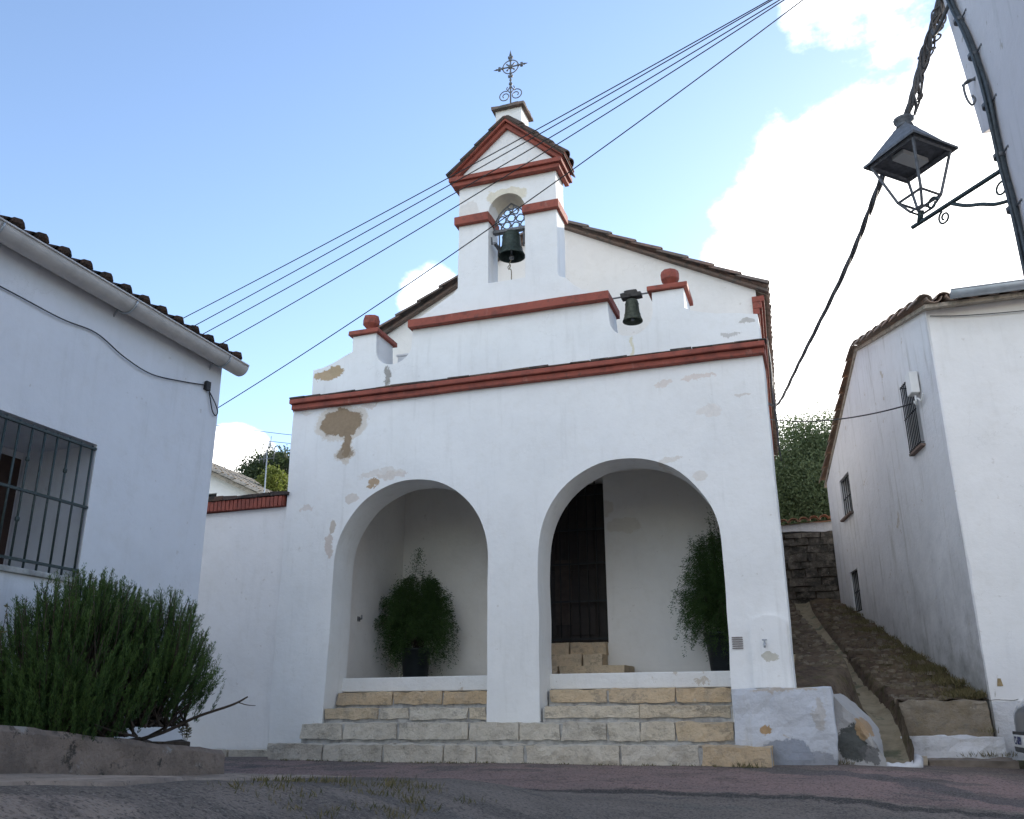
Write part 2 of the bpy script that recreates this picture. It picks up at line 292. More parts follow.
# ------------------------------------------------------------------ mesh helpers
def tag(o,label=None,cat=None,group=None,kind=None):
    if label: o['label']=label
    if cat: o['category']=cat
    if group: o['group']=group
    if kind: o['kind']=kind
    return o
def thing(name,loc,label,cat,group=None):
    o=bpy.data.objects.new(name,None); o.empty_display_size=.1; COL.objects.link(o); o.location=loc
    return tag(o,label,cat,group)
def wl(o):
    v=Vector((0,0,0))
    while o: v+=Vector(o.location); o=o.parent
    return v
class MB:
    def __init__(s): s.v=[]; s.f=[]; s.t=[]; s.sm=[]
    def add(s,vs,fs,tint=.5,smooth=False):
        o=len(s.v); s.v+= [tuple(v) for v in vs]
        for f in fs: s.f.append(tuple(i+o for i in f)); s.t.append(tint); s.sm.append(smooth)
    def box(s,a,b,tint=.5,jit=0,fr=None):
        x0,y0,z0=a; x1,y1,z1=b
        vs=[Vector(p) for p in ((x0,y0,z0),(x1,y0,z0),(x1,y1,z0),(x0,y1,z0),(x0,y0,z1),(x1,y0,z1),(x1,y1,z1),(x0,y1,z1))]
        if jit: vs=[v+Vector((rnd.uniform(-jit,jit) for _ in range(3))) for v in vs]
        if fr: vs=[fr@v for v in vs]
        s.add(vs,[(0,3,2,1),(4,5,6,7),(0,1,5,4),(1,2,6,5),(2,3,7,6),(3,0,4,7)],tint); return s
    def tube(s,pts,r,n=8,tint=.5,caps=True,smooth=True,up=None):
        pts=[Vector(p) for p in pts]; rs=r if isinstance(r,(list,tuple)) else [r]*len(pts)
        prev=None; rings=[]
        for i,p in enumerate(pts):
            d=(pts[min(i+1,len(pts)-1)]-pts[max(i-1,0)])
            if d.length<1e-9: d=Vector((0,0,1))
            d.normalize()
            a=prev if prev else (Vector((0,0,1)) if abs(d.z)<.9 else Vector((1,0,0)))
            a=(a-d*a.dot(d)).normalized(); prev=a; b=d.cross(a)
            rings.append([p+(a*math.cos(2*PI*k/n)+b*math.sin(2*PI*k/n))*rs[i] for k in range(n)])
        vs=[v for q in rings for v in q]; fs=[]
        for i in range(len(pts)-1):
            for k in range(n):
                fs.append((i*n+k,i*n+(k+1)%n,(i+1)*n+(k+1)%n,(i+1)*n+k))
        s.add(vs,fs,tint,smooth)
        if caps:
            s.add(rings[0],[tuple(range(n))[::-1]],tint); s.add(rings[-1],[tuple(range(n))],tint)
        return s
    def lathe(s,c,prof,n=24,tint=.5,smooth=True,jit=0,axis=None):
        c=Vector(c); vs=[]; fs=[]
        for (r,z) in prof:
            for k in range(n):
                a=2*PI*k/n; vs.append(c+Vector((math.cos(a)*r,math.sin(a)*r,z))+(Vector((rnd.uniform(-jit,jit) for _ in range(3))) if jit else Vector()))
        for i in range(len(prof)-1):
            for k in range(n): fs.append((i*n+k,i*n+(k+1)%n,(i+1)*n+(k+1)%n,(i+1)*n+k))
        s.add(vs,fs,tint,smooth); return s
    def poly(s,outer,holes,to3,depth,tint=.5):
        """flat wall: outline + holes in 2D, to3(u,v,w) -> 3D with w the thickness"""
        loops=[outer]+list(holes)
        flat=[p for l in loops for p in l]
        tris=tessellate_polygon([[Vector((p[0],p[1],0)) for p in l] for l in loops])
        n=len(flat)
        vs=[to3(p[0],p[1],0) for p in flat]+[to3(p[0],p[1],depth) for p in flat]
        fs=[tuple(t) for t in tris]+[tuple(i+n for i in t)[::-1] for t in tris]
        o=0
        for l in loops:
            m_=len(l)
            for i in range(m_): j=(i+1)%m_; fs.append((o+i,o+j,n+o+j,n+o+i))
            o+=m_
        s.add(vs,fs,tint); return s
    def barrel(s,p0,p1,up,r0,r1,n=7,th=.014,tint=.5,inv=False):
        p0=Vector(p0); p1=Vector(p1); d=(p1-p0).normalized(); up=Vector(up).normalized(); sd_=d.cross(up).normalized(); up=sd_.cross(d)
        if inv: up=-up
        vs=[]
        for (p,r) in ((p0,r0),(p1,r1)):
            for rr in (r,r-th):
                for k in range(n+1):
                    a=PI*k/n; vs.append(p+sd_*math.cos(a)*rr+up*math.sin(a)*rr*.8)
        m_=n+1; fs=[]
        for k in range(n):
            fs+= [(k,k+1,2*m_+k+1,2*m_+k),(m_+k,3*m_+k,3*m_+k+1,m_+k+1),(k,m_+k,m_+k+1,k+1),(2*m_+k,2*m_+k+1,3*m_+k+1,3*m_+k)]
        fs+=[(0,2*m_,3*m_,m_),(n,m_+n,3*m_+n,2*m_+n)]
        s.add(vs,fs,tint); return s
    def build(s,name,mat,parent=None,bevel=0,seg=2,fix=True,displace=0):
        org=wl(parent) if parent else (Vector(s.origin) if hasattr(s,'origin') else Vector((0,0,0)))
        me=bpy.data.meshes.new(name); me.from_pydata([(v[0]-org.x,v[1]-org.y,v[2]-org.z) for v in s.v],[],s.f)
        at=me.attributes.new('tint','FLOAT','FACE'); at.data.foreach_set('value',s.t)
        me.polygons.foreach_set('use_smooth',s.sm)
        me.materials.append(mat)
        if fix:
            b=bmesh.new(); b.from_mesh(me); bmesh.ops.remove_doubles(b,verts=b.verts,dist=.0004); bmesh.ops.recalc_face_normals(b,faces=b.faces); b.to_mesh(me); b.free()
        o=bpy.data.objects.new(name,me); COL.objects.link(o)
        if parent: o.parent=parent
        else: o.location=org
        if bevel:
            md=o.modifiers.new('bevel','BEVEL'); md.width=bevel; md.segments=seg; md.limit_method='ANGLE'; md.angle_limit=R(38)
        return o
def wob(pts,step=.16,amp=.006,closed=True,skip=None):
    out=[]
    n=len(pts)
    for i in range(n if closed else n-1):
        a=Vector(pts[i]).to_2d(); b=Vector(pts[(i+1)%n]).to_2d(); L_=(b-a).length; k=max(1,int(L_/step))
        flat=skip and skip(a,b)
        for j in range(k):
            p=a.lerp(b,j/k)
            if not flat:
                q=Vector((p.x*2.3,p.y*2.3,3.3)); p=p+Vector((noise.noise(q)*amp*2,noise.noise(q+Vector((7,3,1)))*amp*2))
            out.append((p.x,p.y))
            if flat: break
    return out
def arc(cx,cz,r,a0,a1,n=40,rz=None):
    rz=rz or r
    return [(cx+math.cos(R(a0+(a1-a0)*i/n))*r,cz+math.sin(R(a0+(a1-a0)*i/n))*rz) for i in range(n+1)]
def smoothpath(pts,n=8):
    pts=[Vector(p) for p in pts]; out=[]
    for i in range(len(pts)-1):
        p0=pts[max(i-1,0)];p1=pts[i];p2=pts[i+1];p3=pts[min(i+2,len(pts)-1)]
        for j in range(n):
            t=j/n; out.append(.5*((2*p1)+(p2-p0)*t+(2*p0-5*p1+4*p2-p3)*t*t+(-p0+3*p1-3*p2+p3)*t**3))
    out.append(pts[-1]); return out
def sag(a,b,s,n=24):
    a=Vector(a); b=Vector(b); return [a.lerp(b,i/n)-Vector((0,0,4*s*(i/n)*(1-i/n))) for i in range(n+1)]
XZ=lambda y0: (lambda u,v,w: Vector((u,y0+w,v)))
def quads(name,P,mat,parent,tints,loc=None,nv=4):
    """P: (n,nv,3) array of world points"""
    org=np.array(wl(parent) if parent else (loc or (0,0,0)),float)
    n=len(P); co_=(P-org).reshape(-1,3).astype(np.float32)
    me=bpy.data.meshes.new(name); me.vertices.add(n*nv); me.vertices.foreach_set('co',co_.ravel())
    me.loops.add(n*nv); me.loops.foreach_set('vertex_index',np.arange(n*nv,dtype=np.int32))
    me.polygons.add(n); me.polygons.foreach_set('loop_start',np.arange(0,n*nv,nv,dtype=np.int32)); 
    try: me.polygons.foreach_set('loop_total',np.full(n,nv,dtype=np.int32))
    except Exception: pass
    me.update(calc_edges=True)
    at=me.attributes.new('tint','FLOAT','FACE'); at.data.foreach_set('value',np.asarray(tints,np.float32))
    me.materials.append(mat); o=bpy.data.objects.new(name,me); COL.objects.link(o)
    if parent: o.parent=parent
    else: o.location=tuple(org)
    return o
G=np.random.default_rng(5)
def leafquads(C,D,l,w):
    """leaf at centre C, direction D (n,3), length l, width w -> (n,4,3) kite"""
    n=len(C); D=D/np.linalg.norm(D,axis=1,keepdims=True); Q=G.normal(size=(n,3)); S=np.cross(D,Q); S/=np.linalg.norm(S,axis=1,keepdims=True)+1e-9
    l=np.broadcast_to(np.asarray(l,float).reshape(-1,1),(n,1)); w=np.broadcast_to(np.asarray(w,float).reshape(-1,1),(n,1))
    return np.stack([C,C+D*l*.5+S*w*.5,C+D*l,C+D*l*.5-S*w*.5],axis=1)

# ------------------------------------------------------------------ ground, road, path
def ticks():
    t=list(np.arange(-9,14.001,.125)); a=[];b=[];x=14.;st=.2
    while x<1800: st*=1.16; x+=st; a.append(x)
    x=-9.;st=.2
    while x>-1800: st*=1.16; x-=st; b.append(x)
    return b[::-1]+t+a
TX=ticks(); TY=ticks()
def sstep(a,b,x):
    t=max(0,min(1,(x-a)/(b-a))); return t*t*(3-2*t)
def gz(x,y):
    z=-.46
    if y<9.3: z-=.1*(9.3-max(y,-14))
    z-=.05*max(0,min(x,5))*sstep(12,9,y)
    # raised edge of the street on the left
    lf=sstep(-.7,-2.8,x)*sstep(-2,2,y)*sstep(8.2,6.6,y)
    tgt=-.47+.055*(7-y); z=z*(1-lf)+max(z,tgt)*lf
    # hill behind
    z+=2.4*sstep(13,24,y)+1.2*sstep(24,60,y)+sstep(45,400,y)*28*(.6+.4*noise.noise(Vector((x*.006,y*.006,0))))
    if -10<x<10 and -5<y<12: z+=.018*noise.noise(Vector((x*.9,y*.9,5)))+.006*noise.noise(Vector((x*5,y*5,1)))
    return z
def sheet(name,xs,ys,f,mat,dz=0,kind='structure',keep=None):
    vs=[(x,y,f(x,y)+dz) for y in ys for x in xs]; nx=len(xs); fs=[]
    for j in range(len(ys)-1):
        for i in range(nx-1):
            if keep and not keep(xs[i],ys[j]): continue
            fs.append((j*nx+i,j*nx+i+1,(j+1)*nx+i+1,(j+1)*nx+i))
    me=bpy.data.meshes.new(name); me.from_pydata(vs,[],fs); me.polygons.foreach_set('use_smooth',[True]*len(fs)); me.materials.append(mat)
    o=bpy.data.objects.new(name,me); COL.objects.link(o); tag(o,kind=kind); return o
sheet('ground',TX,TY,gz,M_ground)
rx=[x for x in TX if -30<x<30]; ry=[y for y in TY if -25<y<10.5]
sheet('road',rx,ry,gz,M_road,.008,keep=lambda x,y: not(y>9.9 and x<-.1))

def interp(t,tb):
    for i in range(len(tb)-1):
        if t<=tb[i+1][0]:
            a,b=tb[i],tb[i+1]; k=max(0,(t-a[0])/(b[0]-a[0])); return a[1]+(b[1]-a[1])*k
    return tb[-1][1]
CH=[(10.2,.50),(10.7,.50),(11.63,.48),(13,.22),(14.5,.04),(15.9,-.17),(17.3,-.34),(18.6,-.42)]
def zpath(x,y):
    cx=interp(y,CH); zc=-.47+(y-10.3)*.31
    d=x-cx; wdt=.12
    zl=.22+.235*(y-10.2); zr=.13+.285*(y-11.45)
    base=zl if d<0 else zr
    k=sstep(wdt,wdt+(.06 if d>0 else (.12+.36*sstep(12.2,10.6,y))),abs(d))
    z=zc*(1-k)+max(base,zc)*k if base>zc else zc+(base-zc)*k*.3
    if d>0 and y>11.6: q=(y-11.45)/.62; z-=k*.285*.62*.55*((q%1)-sstep(.75,1,q%1))
    if k>.5: z+=.035*noise.noise(Vector((x*7,y*7,6)))+.03*noise.noise(Vector((x*4,y*4,0)))+.015*noise.noise(Vector((x*11,y*11,3)))
    return z
def wallx(y): return 1.6-(y-11.5)*.2   # alley wall line of the right house
xs=list(np.arange(-.95,1.9,.045)); ys=list(np.arange(9.96,18.7,.09))
sheet('alley_path',xs,ys,zpath,M_earth,keep=lambda x,y:(y>11.42 or x<interp(y,CH)+.16) and not(y<12.3 and x<-.42) and (y>10.4 or x>-.05) )
xc=[-.135,-.07,0,.07,.135]
vs=[];fs=[]
yy=list(np.arange(10.15,18.2,.1))
for y in yy:
    for k,x in enumerate(xc): vs.append((interp(y,CH)+x*(1.15 if y<11 else 1),y,-.47+(y-10.3)*.31+(.016 if abs(k-2)<2 else .05)+.012*noise.noise(Vector((x*9,y*4,1)))))
for j in range(len(yy)-1):
    for k in range(4): fs.append((j*5+k,j*5+k+1,(j+1)*5+k+1,(j+1)*5+k))
mb=MB(); mb.add(vs,fs,.5,True); tag(mb.build('drain_channel',M_chan),kind='structure')

# ------------------------------------------------------------------ chapel
CHP=thing('chapel',(-3.4,10,-.46),'small whitewashed chapel with two porch arches, red mouldings and a bellcote','chapel')
FT=.5
outl=[(-6.5,-.62),(-5.79,-.62),(-5.745,1.2)]+arc(-4.72,1.79,1.02,180,0,44)[0:]+[(-3.70,1.2),(-3.70,-.62),(-3.07,-.62),(-3.08,1.2)]+arc(-2.03,1.77,1.05,180,0,44,1.06)+[(-.985,1.2),(-1.0,-.62),(-.36,-.62),(-.37,4.0),
 (-.375,4.42),(-.62,4.47),(-.82,4.49),(-1.0,4.53),(-1.12,4.57),(-1.2,4.62),(-1.2,4.88),(-1.58,4.88),(-1.58,4.62)]+arc(-1.855,4.62,.27,0,-180,16)[1:]+[(-2.13,4.83),(-2.13,4.90),(-4.78,4.90),(-4.78,4.8)]+arc(-5.04,4.65,.26,0,-180,16)[1:]+[(-5.31,4.88),(-5.66,4.88),(-5.66,4.66),(-5.8,4.6),(-5.95,4.53),(-6.1,4.48),(-6.24,4.46),(-6.24,4.06),(-6.5,4.0)]
mb=MB(); mb.poly(wob(outl,.14,.007),[],XZ(10.0),FT)
fac=mb.build('porch_facade',M_fac,CHP,.022,3)
# porch side walls, ceiling, floor
mb=MB()
mb.poly(wob([(10.5,-.6),(12.25,-.6),(12.25,4.5),(10.5,4.2)],.3,.004),[],lambda u,v,w:Vector((-5.85-w,u,v)),.6)
mb.build('porch_side_wall',M_nave,CHP,.01)
mb=MB(); mb.poly([(10.5,-.6),(12.25,-.6),(12.25,4.5),(10.5,4.2)],[],lambda u,v,w:Vector((-.78+w,u,v)),.33); mb.build('porch_side_wall',M_nave,CHP,.01)
MB().box((-6.4,10.5,3.25),(-.46,12.2,3.45)).build('porch_ceiling',M_nave,CHP)
mb=MB(); mb.add([(-6.45,10.45,4.0),(-.42,10.45,4.0),(-.42,12.2,4.5),(-6.45,12.2,4.5)],[(0,1,2,3)]); mb.build('porch_roof',M_tile,CHP)
mb=MB(); mb.box((-5.86,10.52,-.4),(-.78,12.25,.45)); mb.build('porch_floor',M_mortar,CHP)
# white raised edge of the porch floor, chipped
m=plaster('floor_edge_whitewash',(.74,.74,.72),streak=.2,spots=.9,bump=.8,peel=.55)
mb=MB(); mb.box((-5.86,10.42,.285),(-3.66,10.53,.452),jit=.004); mb.build('floor_edge',m,CHP,.012,2); mb=MB(); mb.box((-3.12,10.42,.285),(-.95,10.53,.458),jit=.004); mb.build('floor_edge',m,CHP,.012,2)
# nave front gable wall with door opening
def gablez(x): return 7.40-.515*abs(x+3.44)
mb=MB(); mb.poly(wob([(-6.62,-.4),(-.45,-.4),(-.45,gablez(-.45)-.02),(-3.44,7.38),(-6.62,gablez(-6.62)-.02)],.2,.005),[[(-4.05,.92),(-2.78,.92),(-2.78,3.2),(-4.05,3.2)]],XZ(12.2),.45)
mb.build('nave_gable_wall',M_nave,CHP,.012)
# nave side walls, tapering with the plot
def nx_r(y): return -.46-(y-12.2)*.043
mb=MB()
mb.add([(nx_r(12.6),12.64,-.4),(nx_r(21),21,-.4),(nx_r(21),21,5.8),(nx_r(12.6),12.64,5.8),(-1.0,12.64,-.4),(-1.2,21,-.4),(-1.2,21,5.8),(-1.,12.64,5.8)],[(0,1,2,3),(7,6,5,4),(3,2,6,7),(0,3,7,4),(1,5,6,2)])
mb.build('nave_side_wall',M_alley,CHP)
mb=MB(); mb.add([(-6.6,12.64,-.4),(-6.9,21,-.4),(-6.9,21,5.8),(-6.6,12.64,5.8),(-6.3,12.64,-.4),(-6.6,21,-.4),(-6.6,21,5.8),(-6.3,12.64,5.8)],[(0,1,2,3),(7,6,5,4),(3,2,6,7),(0,3,7,4),(1,5,6,2)]); mb.build('nave_side_wall',M_nave,CHP)
mb=MB(); mb.poly([(-6.9,-.4),(-.85,-.4),(-.85,5.8),(-3.6,7.3),(-6.9,5.7)],[],XZ(20.9),.3); mb.build('nave_rear_wall',M_nave,CHP)
mb=MB(); mb.tube([(-5.85,10.9,1.22),(-5.80,10.9,1.22),(-5.80,10.9,1.27)],.012,6); mb.box((-5.85,10.87,1.19),(-5.84,10.94,1.25)); mb.build('wall_hook',M_iron,CHP)
# door: dark leaf deep inside, barred gate in front
MB().box((-4.4,12.9,.7),(-2.5,12.96,3.6)).build('door_leaf',M_dark,CHP)
mb=MB()
for x0 in (-3.98,-3.42):
    for z0,z1 in ((1.05,1.85),(1.95,2.6)): mb.box((x0,12.45,z0),(x0+.42,12.47,z1))
mb.box((-4.02,12.47,.94),(-2.82,12.52,3.18)); dl=mb.build('door',M_brownwood if False else M_dark,CHP,.006)
mb=MB()
for k in range(10): mb.tube([(-4.0+k*.133,12.33,.94),(-4.0+k*.133,12.33,3.19)],.008,6)
for z in (.99,1.5,2.02,2.5,3.0): mb.box((-4.04,12.322,z-.012),(-2.79,12.338,z+.012))
mb.build('door_grille',M_darkiron,CHP)
mb=MB(); mb.box((-3.58,12.44,1.2),(-3.34,12.455,2.1)); mb.build('door_panel',simple('worn_door_panel',(.05,.035,.028),.7,0,.4,12,.3),dl)
# door steps
mb=MB()
def course(mb,x0,x1,y0,y1,z0,z1,cuts,gap=.024,jit=.006,tn=None,fr=None):
    xs_=[x0]+cuts+[x1]
    for i in range(len(xs_)-1):
        mb.box((xs_[i]+gap*.5,y0,z0),(xs_[i+1]-gap*.5,y1,z1),tn[i] if tn else rnd.random(),jit,fr)
def subdiv(o,cuts=3,strength=.012,scale=7,seed=0,keepz=False):
    me=o.data; b=bmesh.new(); b.from_mesh(me)
    for _ in range(cuts):
        es=[e for e in b.edges if e.calc_length()>.055]
        if not es: break
        bmesh.ops.subdivide_edges(b,edges=es,cuts=1,use_grid_fill=True)
    b.normal_update()
    for v_ in b.verts:
        p=v_.co*scale+Vector((seed,seed*2,0)); q=noise.fractal(p,1.,2.,4)
        v_.co+=v_.normal*q*strength
    for f in b.faces: f.smooth=False
    b.to_mesh(me); b.free()
course(mb,-4.05,-2.43,11.55,12.16,.45,.60,[-3.3],tn=[.7,.8])
course(mb,-4.05,-2.78,11.82,12.17,.61,.76,[-3.05],tn=[.75,.7])
course(mb,-4.05,-2.78,12.05,12.32,.76,.925,[-3.28],tn=[.8,.9])
ds=mb.build('doorstep',M_stone,CHP); subdiv(ds,3,.01,6)
# mouldings ---------------------------------------------------------
def mould(mb,x0,x1,z0,z1,out_,y=10.0,ret=0,retl=0,th=.03,bite=.02):
    """band on the front with returns along both ends"""
    mb.box((x0,y-out_,z0),(x1,y+bite,z1))
    if ret: mb.box((x1-bite-th-.02,y+bite,z0),(x1,y+ret,z1))
    if retl: mb.box((x0,y+bite,z0),(x0+th+bite+.02,y+retl,z1))
def redo(name,mb,par=CHP,bev=.008,sub=True):
    o=mb.build(name,M_red,par)
    subdiv(o,4,.005,9)
    o.modifiers.new('bevel','BEVEL').width=.004
    return o
def longbox(mb,x0,x1,y0,y1,z0,z1,step=.25):
    n=max(1,int((x1-x0)/step)); 
    vs=[];fs=[]
    for i in range(n+1):
        x=x0+(x1-x0)*i/n; a=.006*noise.noise(Vector((x*1.7,z0*5,1))); b=.004*noise.noise(Vector((x*2.9,z0*3,9)))
        vs+=[(x,y0+b,z0+a),(x,y1,z0+a),(x,y1,z1+a),(x,y0+b,z1+a)]
    for i in range(n):
        for k in range(4): fs.append((i*4+k,i*4+(k+1)%4,(i+1)*4+(k+1)%4,(i+1)*4+k))
    fs+=[(0,3,2,1),(n*4,n*4+1,n*4+2,n*4+3)]
    mb.add(vs,fs)
mb=MB(); longbox(mb,-6.49,-.335,9.92,10.02,3.895,3.965); longbox(mb,-6.50,-.32,9.87,10.02,3.967,4.03)
mb.box((-.39,10.02,3.9),(-.33,10.5,4.06)); mb.box((-6.53,10.02,3.9),(-6.47,10.5,4.06))
crn=mb.build('cornice',M_red,CHP,.01,2)
mb=MB(); x=-6.5
while x<-.33:   # worn tiles laid on the cornice
    l=rnd.uniform(.22,.3); mb.box((x,9.872+rnd.uniform(-.008,.008),4.034),(min(x+l-.006,-.3),10.03,4.047+rnd.uniform(0,.014)),rnd.random(),.004); x+=l
mb.build('cornice_tile',M_tiledark,crn)
mb=MB(); longbox(mb,-4.80,-2.10,9.90,10.02,4.85,4.955); mb.box((-2.17,10.02,4.85),(-2.10,10.56,4.955)); mb.box((-4.80,10.02,4.85),(-4.73,10.5,4.955)); mb.build('parapet_ledge',M_red,CHP,.008)
for (a,b) in ((-5.68,-5.29),(-1.6,-1.18)):
    mb=MB(); mb.box((a-.03,9.95,4.885),(b+.03,10.55,4.95),jit=.006); lg=mb.build('pier_ledge',M_red,CHP,.008)
    c0=(a+b)/2+.02
    mb=MB(); mb.lathe((c0,10.14,4.95),[(.0,0),(.055,0),(.06,.03),(.05,.05),(.065,.075),(.112,.13),(.118,.20),(.105,.245),(.06,.262),(0,.266)],9,.5,False,.004); mb.build('finial',M_red,CHP,.006)
# bellcote
BC=CHP
bco=[(-4.76,4.90),(-2.15,4.90),(-2.15,4.985),(-2.3,5.0),(-2.45,5.06),(-2.56,5.15),(-2.66,5.27),(-2.74,5.31),(-2.76,5.36),(-2.765,6.9),(-2.72,6.98),(-3.44,7.72),(-4.18,6.98),(-4.135,6.9),(-4.14,5.36),(-4.2,5.29),(-4.32,5.22),(-4.48,5.12),(-4.65,5.03),(-4.76,4.99)]
hole=[(-3.71,5.36),(-3.20,5.36),(-3.20,6.40)]+arc(-3.455,6.40,.255,0,180,24)[1:]
mb=MB(); mb.poly(wob(bco,.14,.005,skip=lambda a,b:abs(a.y-4.9)<.001 and abs(b.y-4.9)<.001),[hole],XZ(9.997),.38)
bellc=mb.build('bellcote_wall',M_bel,CHP,.014,2)
mb=MB()
mb.box((-4.18,9.93,6.275),(-3.69,10.02,6.395),jit=.003); mb.box((-4.18,10.02,6.275),(-4.12,10.40,6.395)); mb.box((-3.73,10.02,6.275),(-3.685,10.37,6.395))
mb.build('impost_ledge',M_red,bellc,.006); mb=MB()
mb.box((-3.215,9.93,6.275),(-2.72,10.02,6.395),jit=.003); mb.box((-2.785,10.02,6.275),(-2.72,10.42,6.395))
mb.build('impost_ledge',M_red,bellc,.006)
mb=MB(); mb.box((-4.21,9.91,6.86),(-2.69,10.02,6.92)); mb.box((-4.25,9.87,6.922),(-2.65,10.02,6.985)); 
mb.box((-2.75,10.02,6.86),(-2.69,10.42,6.92)); mb.box((-2.75,10.02,6.922),(-2.65,10.45,6.985)); mb.box((-4.21,10.02,6.86),(-4.15,10.42,6.985))
# raking mouldings
for sgn in (-1,1):
    for (t0,t1,o_) in ((0,.06,.06),(.062,.13,.11)):
        vs=[]
        for y in (10.0-o_,10.02+.36):
            for (d,t) in ((0,t0),(1,t0),(1,t1),(0,t1)):
                # along the rake from the eave end (d=0) to the apex (d=1)
                ex,ez=-3.44+sgn*.76,6.985; ax,az=-3.44,7.66
                nrm=Vector((sgn*.675,.80)).normalized()
                px,pz=(ex,ez) if d==0 else (ax,az)
                if d==1: pz+=t/nrm.y; 
                else: px+=nrm.x*t; pz+=nrm.y*t*.6
                vs.append((px,y,pz))
        mb.add(vs,[(0,1,2,3),(7,6,5,4),(0,4,5,1),(1,5,6,2),(2,6,7,3),(3,7,4,0)])
mb.build('pediment_moulding',M_red,bellc,.005)
mb=MB()
for sgn in (-1,1):
    e=Vector((-3.44+sgn*.83,0,7.03)); a=Vector((-3.44,0,7.81))
    for j in range(2):       # three rows of tiles front to back
        for i in range(4):
            t0=i/4; t1=(i+1)/4+.03; y=9.97+.2*j
            p=e.lerp(a,t0); q=e.lerp(a,min(1,t1)); q.z-=.012
            mb.barrel((p.x,y,p.z),(q.x,y,q.z),(0,0,1),.105,.09,6,.014,rnd.random())
    mb.add([(e.x,9.88,e.z-.005),(a.x,9.88,a.z-.005),(a.x,10.46,a.z-.005),(e.x,10.46,e.z-.005),(e.x,9.88,e.z-.03),(a.x,9.88,a.z-.03),(a.x,10.46,a.z-.03),(e.x,10.46,e.z-.03)],[(0,1,2,3),(7,6,5,4),(0,4,5,1),(2,6,7,3),(3,7,4,0)])
mb.build('bellcote_roof',M_tiledark,bellc)
mb=MB(); mb.poly(wob([(-3.62,7.62),(-3.24,7.62),(-3.24,8.02),(-3.62,8.02)],.1,.006),[],XZ(10.02),.32); ped=mb.build('pedestal',M_bel,bellc,.012)
mb=MB(); mb.box((-3.67,9.96,8.02),(-3.19,10.4,8.065),.6,.006); mb.box((-3.6,10.0,8.065),(-3.28,10.33,8.10),.3,.012); subdiv(mb.build('pedestal_cap',M_tile,ped),3,.012,9)
# iron cross
mb=MB(); cx,cy=-3.445,10.16
clen=len(mb.v)
mb.tube([(cx,cy,8.08),(cx,cy,8.98)],.011,6); mb.tube([(cx,cy,8.96),(cx,cy,9.05)],[.018,.001],6)
cz=8.78
mb.tube([(cx-.19,cy,cz),(cx+.19,cy,cz)],.011,6)
for s_ in (-1,1): mb.tube([(cx+s_*.18,cy,cz),(cx+s_*.235,cy,cz)],[.016,.001],6)
mb.tube([(cx+math.cos(a*PI/14)*.105,cy,cz+math.sin(a*PI/14)*.105) for a in range(29)],.008,6,caps=False)
def nub(x,z,r=.022): mb.lathe((x,cy,z-r),[(0,0),(r*.7,r*.3),(r,r),(r*.7,r*1.7),(0,2*r)],8)
for d in (-.15,-.105,.105,.15): nub(cx+d,cz); nub(cx,cz+d)
nub(cx,cz,.034); nub(cx,cz-.21,.018); nub(cx,cz-.27,.026); nub(cx,cz-.33,.018)
for s_ in (-1,1):
    for (dx,dz) in ((.15,0),(0,.15),(-.15,0),(0,-.15)):   # leafy tufts on the arms
        if s_>0: off=[(.03,.03),(-.03,.03)] 
        else: off=[(.03,-.03),(-.03,-.03)]
        for ox,oz in off: mb.tube([(cx+dx,cy,cz+dz),(cx+dx+(ox if dz else ox*.3),cy,cz+dz+(oz if dx else oz*.3)+(oz if dz else 0)*.2)],[.009,.013],5)
    for k in range(4):
        a=R(45+90*k); mb.tube([(cx+math.cos(a)*.02,cy,cz+math.sin(a)*.02),(cx+math.cos(a)*.075,cy,cz+math.sin(a)*.075)],[.007,.012],5)
    # C scrolls at the foot
    pts=[(cx,cy,8.49)]
    for k in range(26):
        a=R(115-k*21); r0=.085*(1-k/34); pts.append((cx+s_*(.075+math.cos(a)*r0),cy,8.33+math.sin(a)*r0))
    mb.tube(smoothpath(pts,2),.0075,5)
    pts=[(cx,cy,8.36),(cx+s_*.03,cy,8.40),(cx+s_*.055,cy,8.44),(cx+s_*.04,cy,8.47)]; mb.tube(pts,.007,5)
mb.v=[(cx+(v[0]-cx)*1.12,v[1],8.08+(v[2]-8.08)*1.09) for v in mb.v]
mb.build('iron_cross',M_iron,bellc)
# nave roof
def rows(mb,eave0,eave1,ridge0,ridge1,pitch=.2,cl=.42,r=.085,tr=None,under=True,ov=.16):
    """rows of barrel tiles between an eave line and a ridge line"""
    e0,e1,g0,g1=map(Vector,(eave0,eave1,ridge0,ridge1)); n=int((e1-e0).length/pitch)
    for i in range(n+1):
        t=i/n; a=e0.lerp(e1,t); b=g0.lerp(g1,t); L_=(b-a).length; k=int(L_/cl+.99); d=(b-a)/L_; nrm=Vector((0,0,1))
        for j in range(k):
            p=a+d*(j*cl+rnd.uniform(-.012,.012)); q=a+d*min(L_,j*cl+cl+.06)
            mb.barrel(p+Vector((0,0,.035+rnd.uniform(0,.008))),q+Vector((0,0,.012)),nrm,r*1.08,r*.88,6,.014,rnd.random())
        if i<n and under:
            t2=(i+.5)/n; a2=e0.lerp(e1,t2); d2=(g0.lerp(g1,t2)-a2).normalized()
            mb.barrel(a2-d2*.02+Vector((0,0,.07)),a2+d2*.6+Vector((0,0,.05)),nrm,r*1.0,r*.9,6,.014,rnd.random(),inv=True)
mb=MB()
e_r0=Vector((-.27,12.08,5.70)); e_r1=Vector((-.64,21,5.70)); rg0=Vector((-3.44,12.08,7.41)); rg1=Vector((-3.75,21,7.41)); e_l0=Vector((-6.78,12.08,5.68)); e_l1=Vector((-7.05,21,5.68))
SH=Vector((0,.14,0))
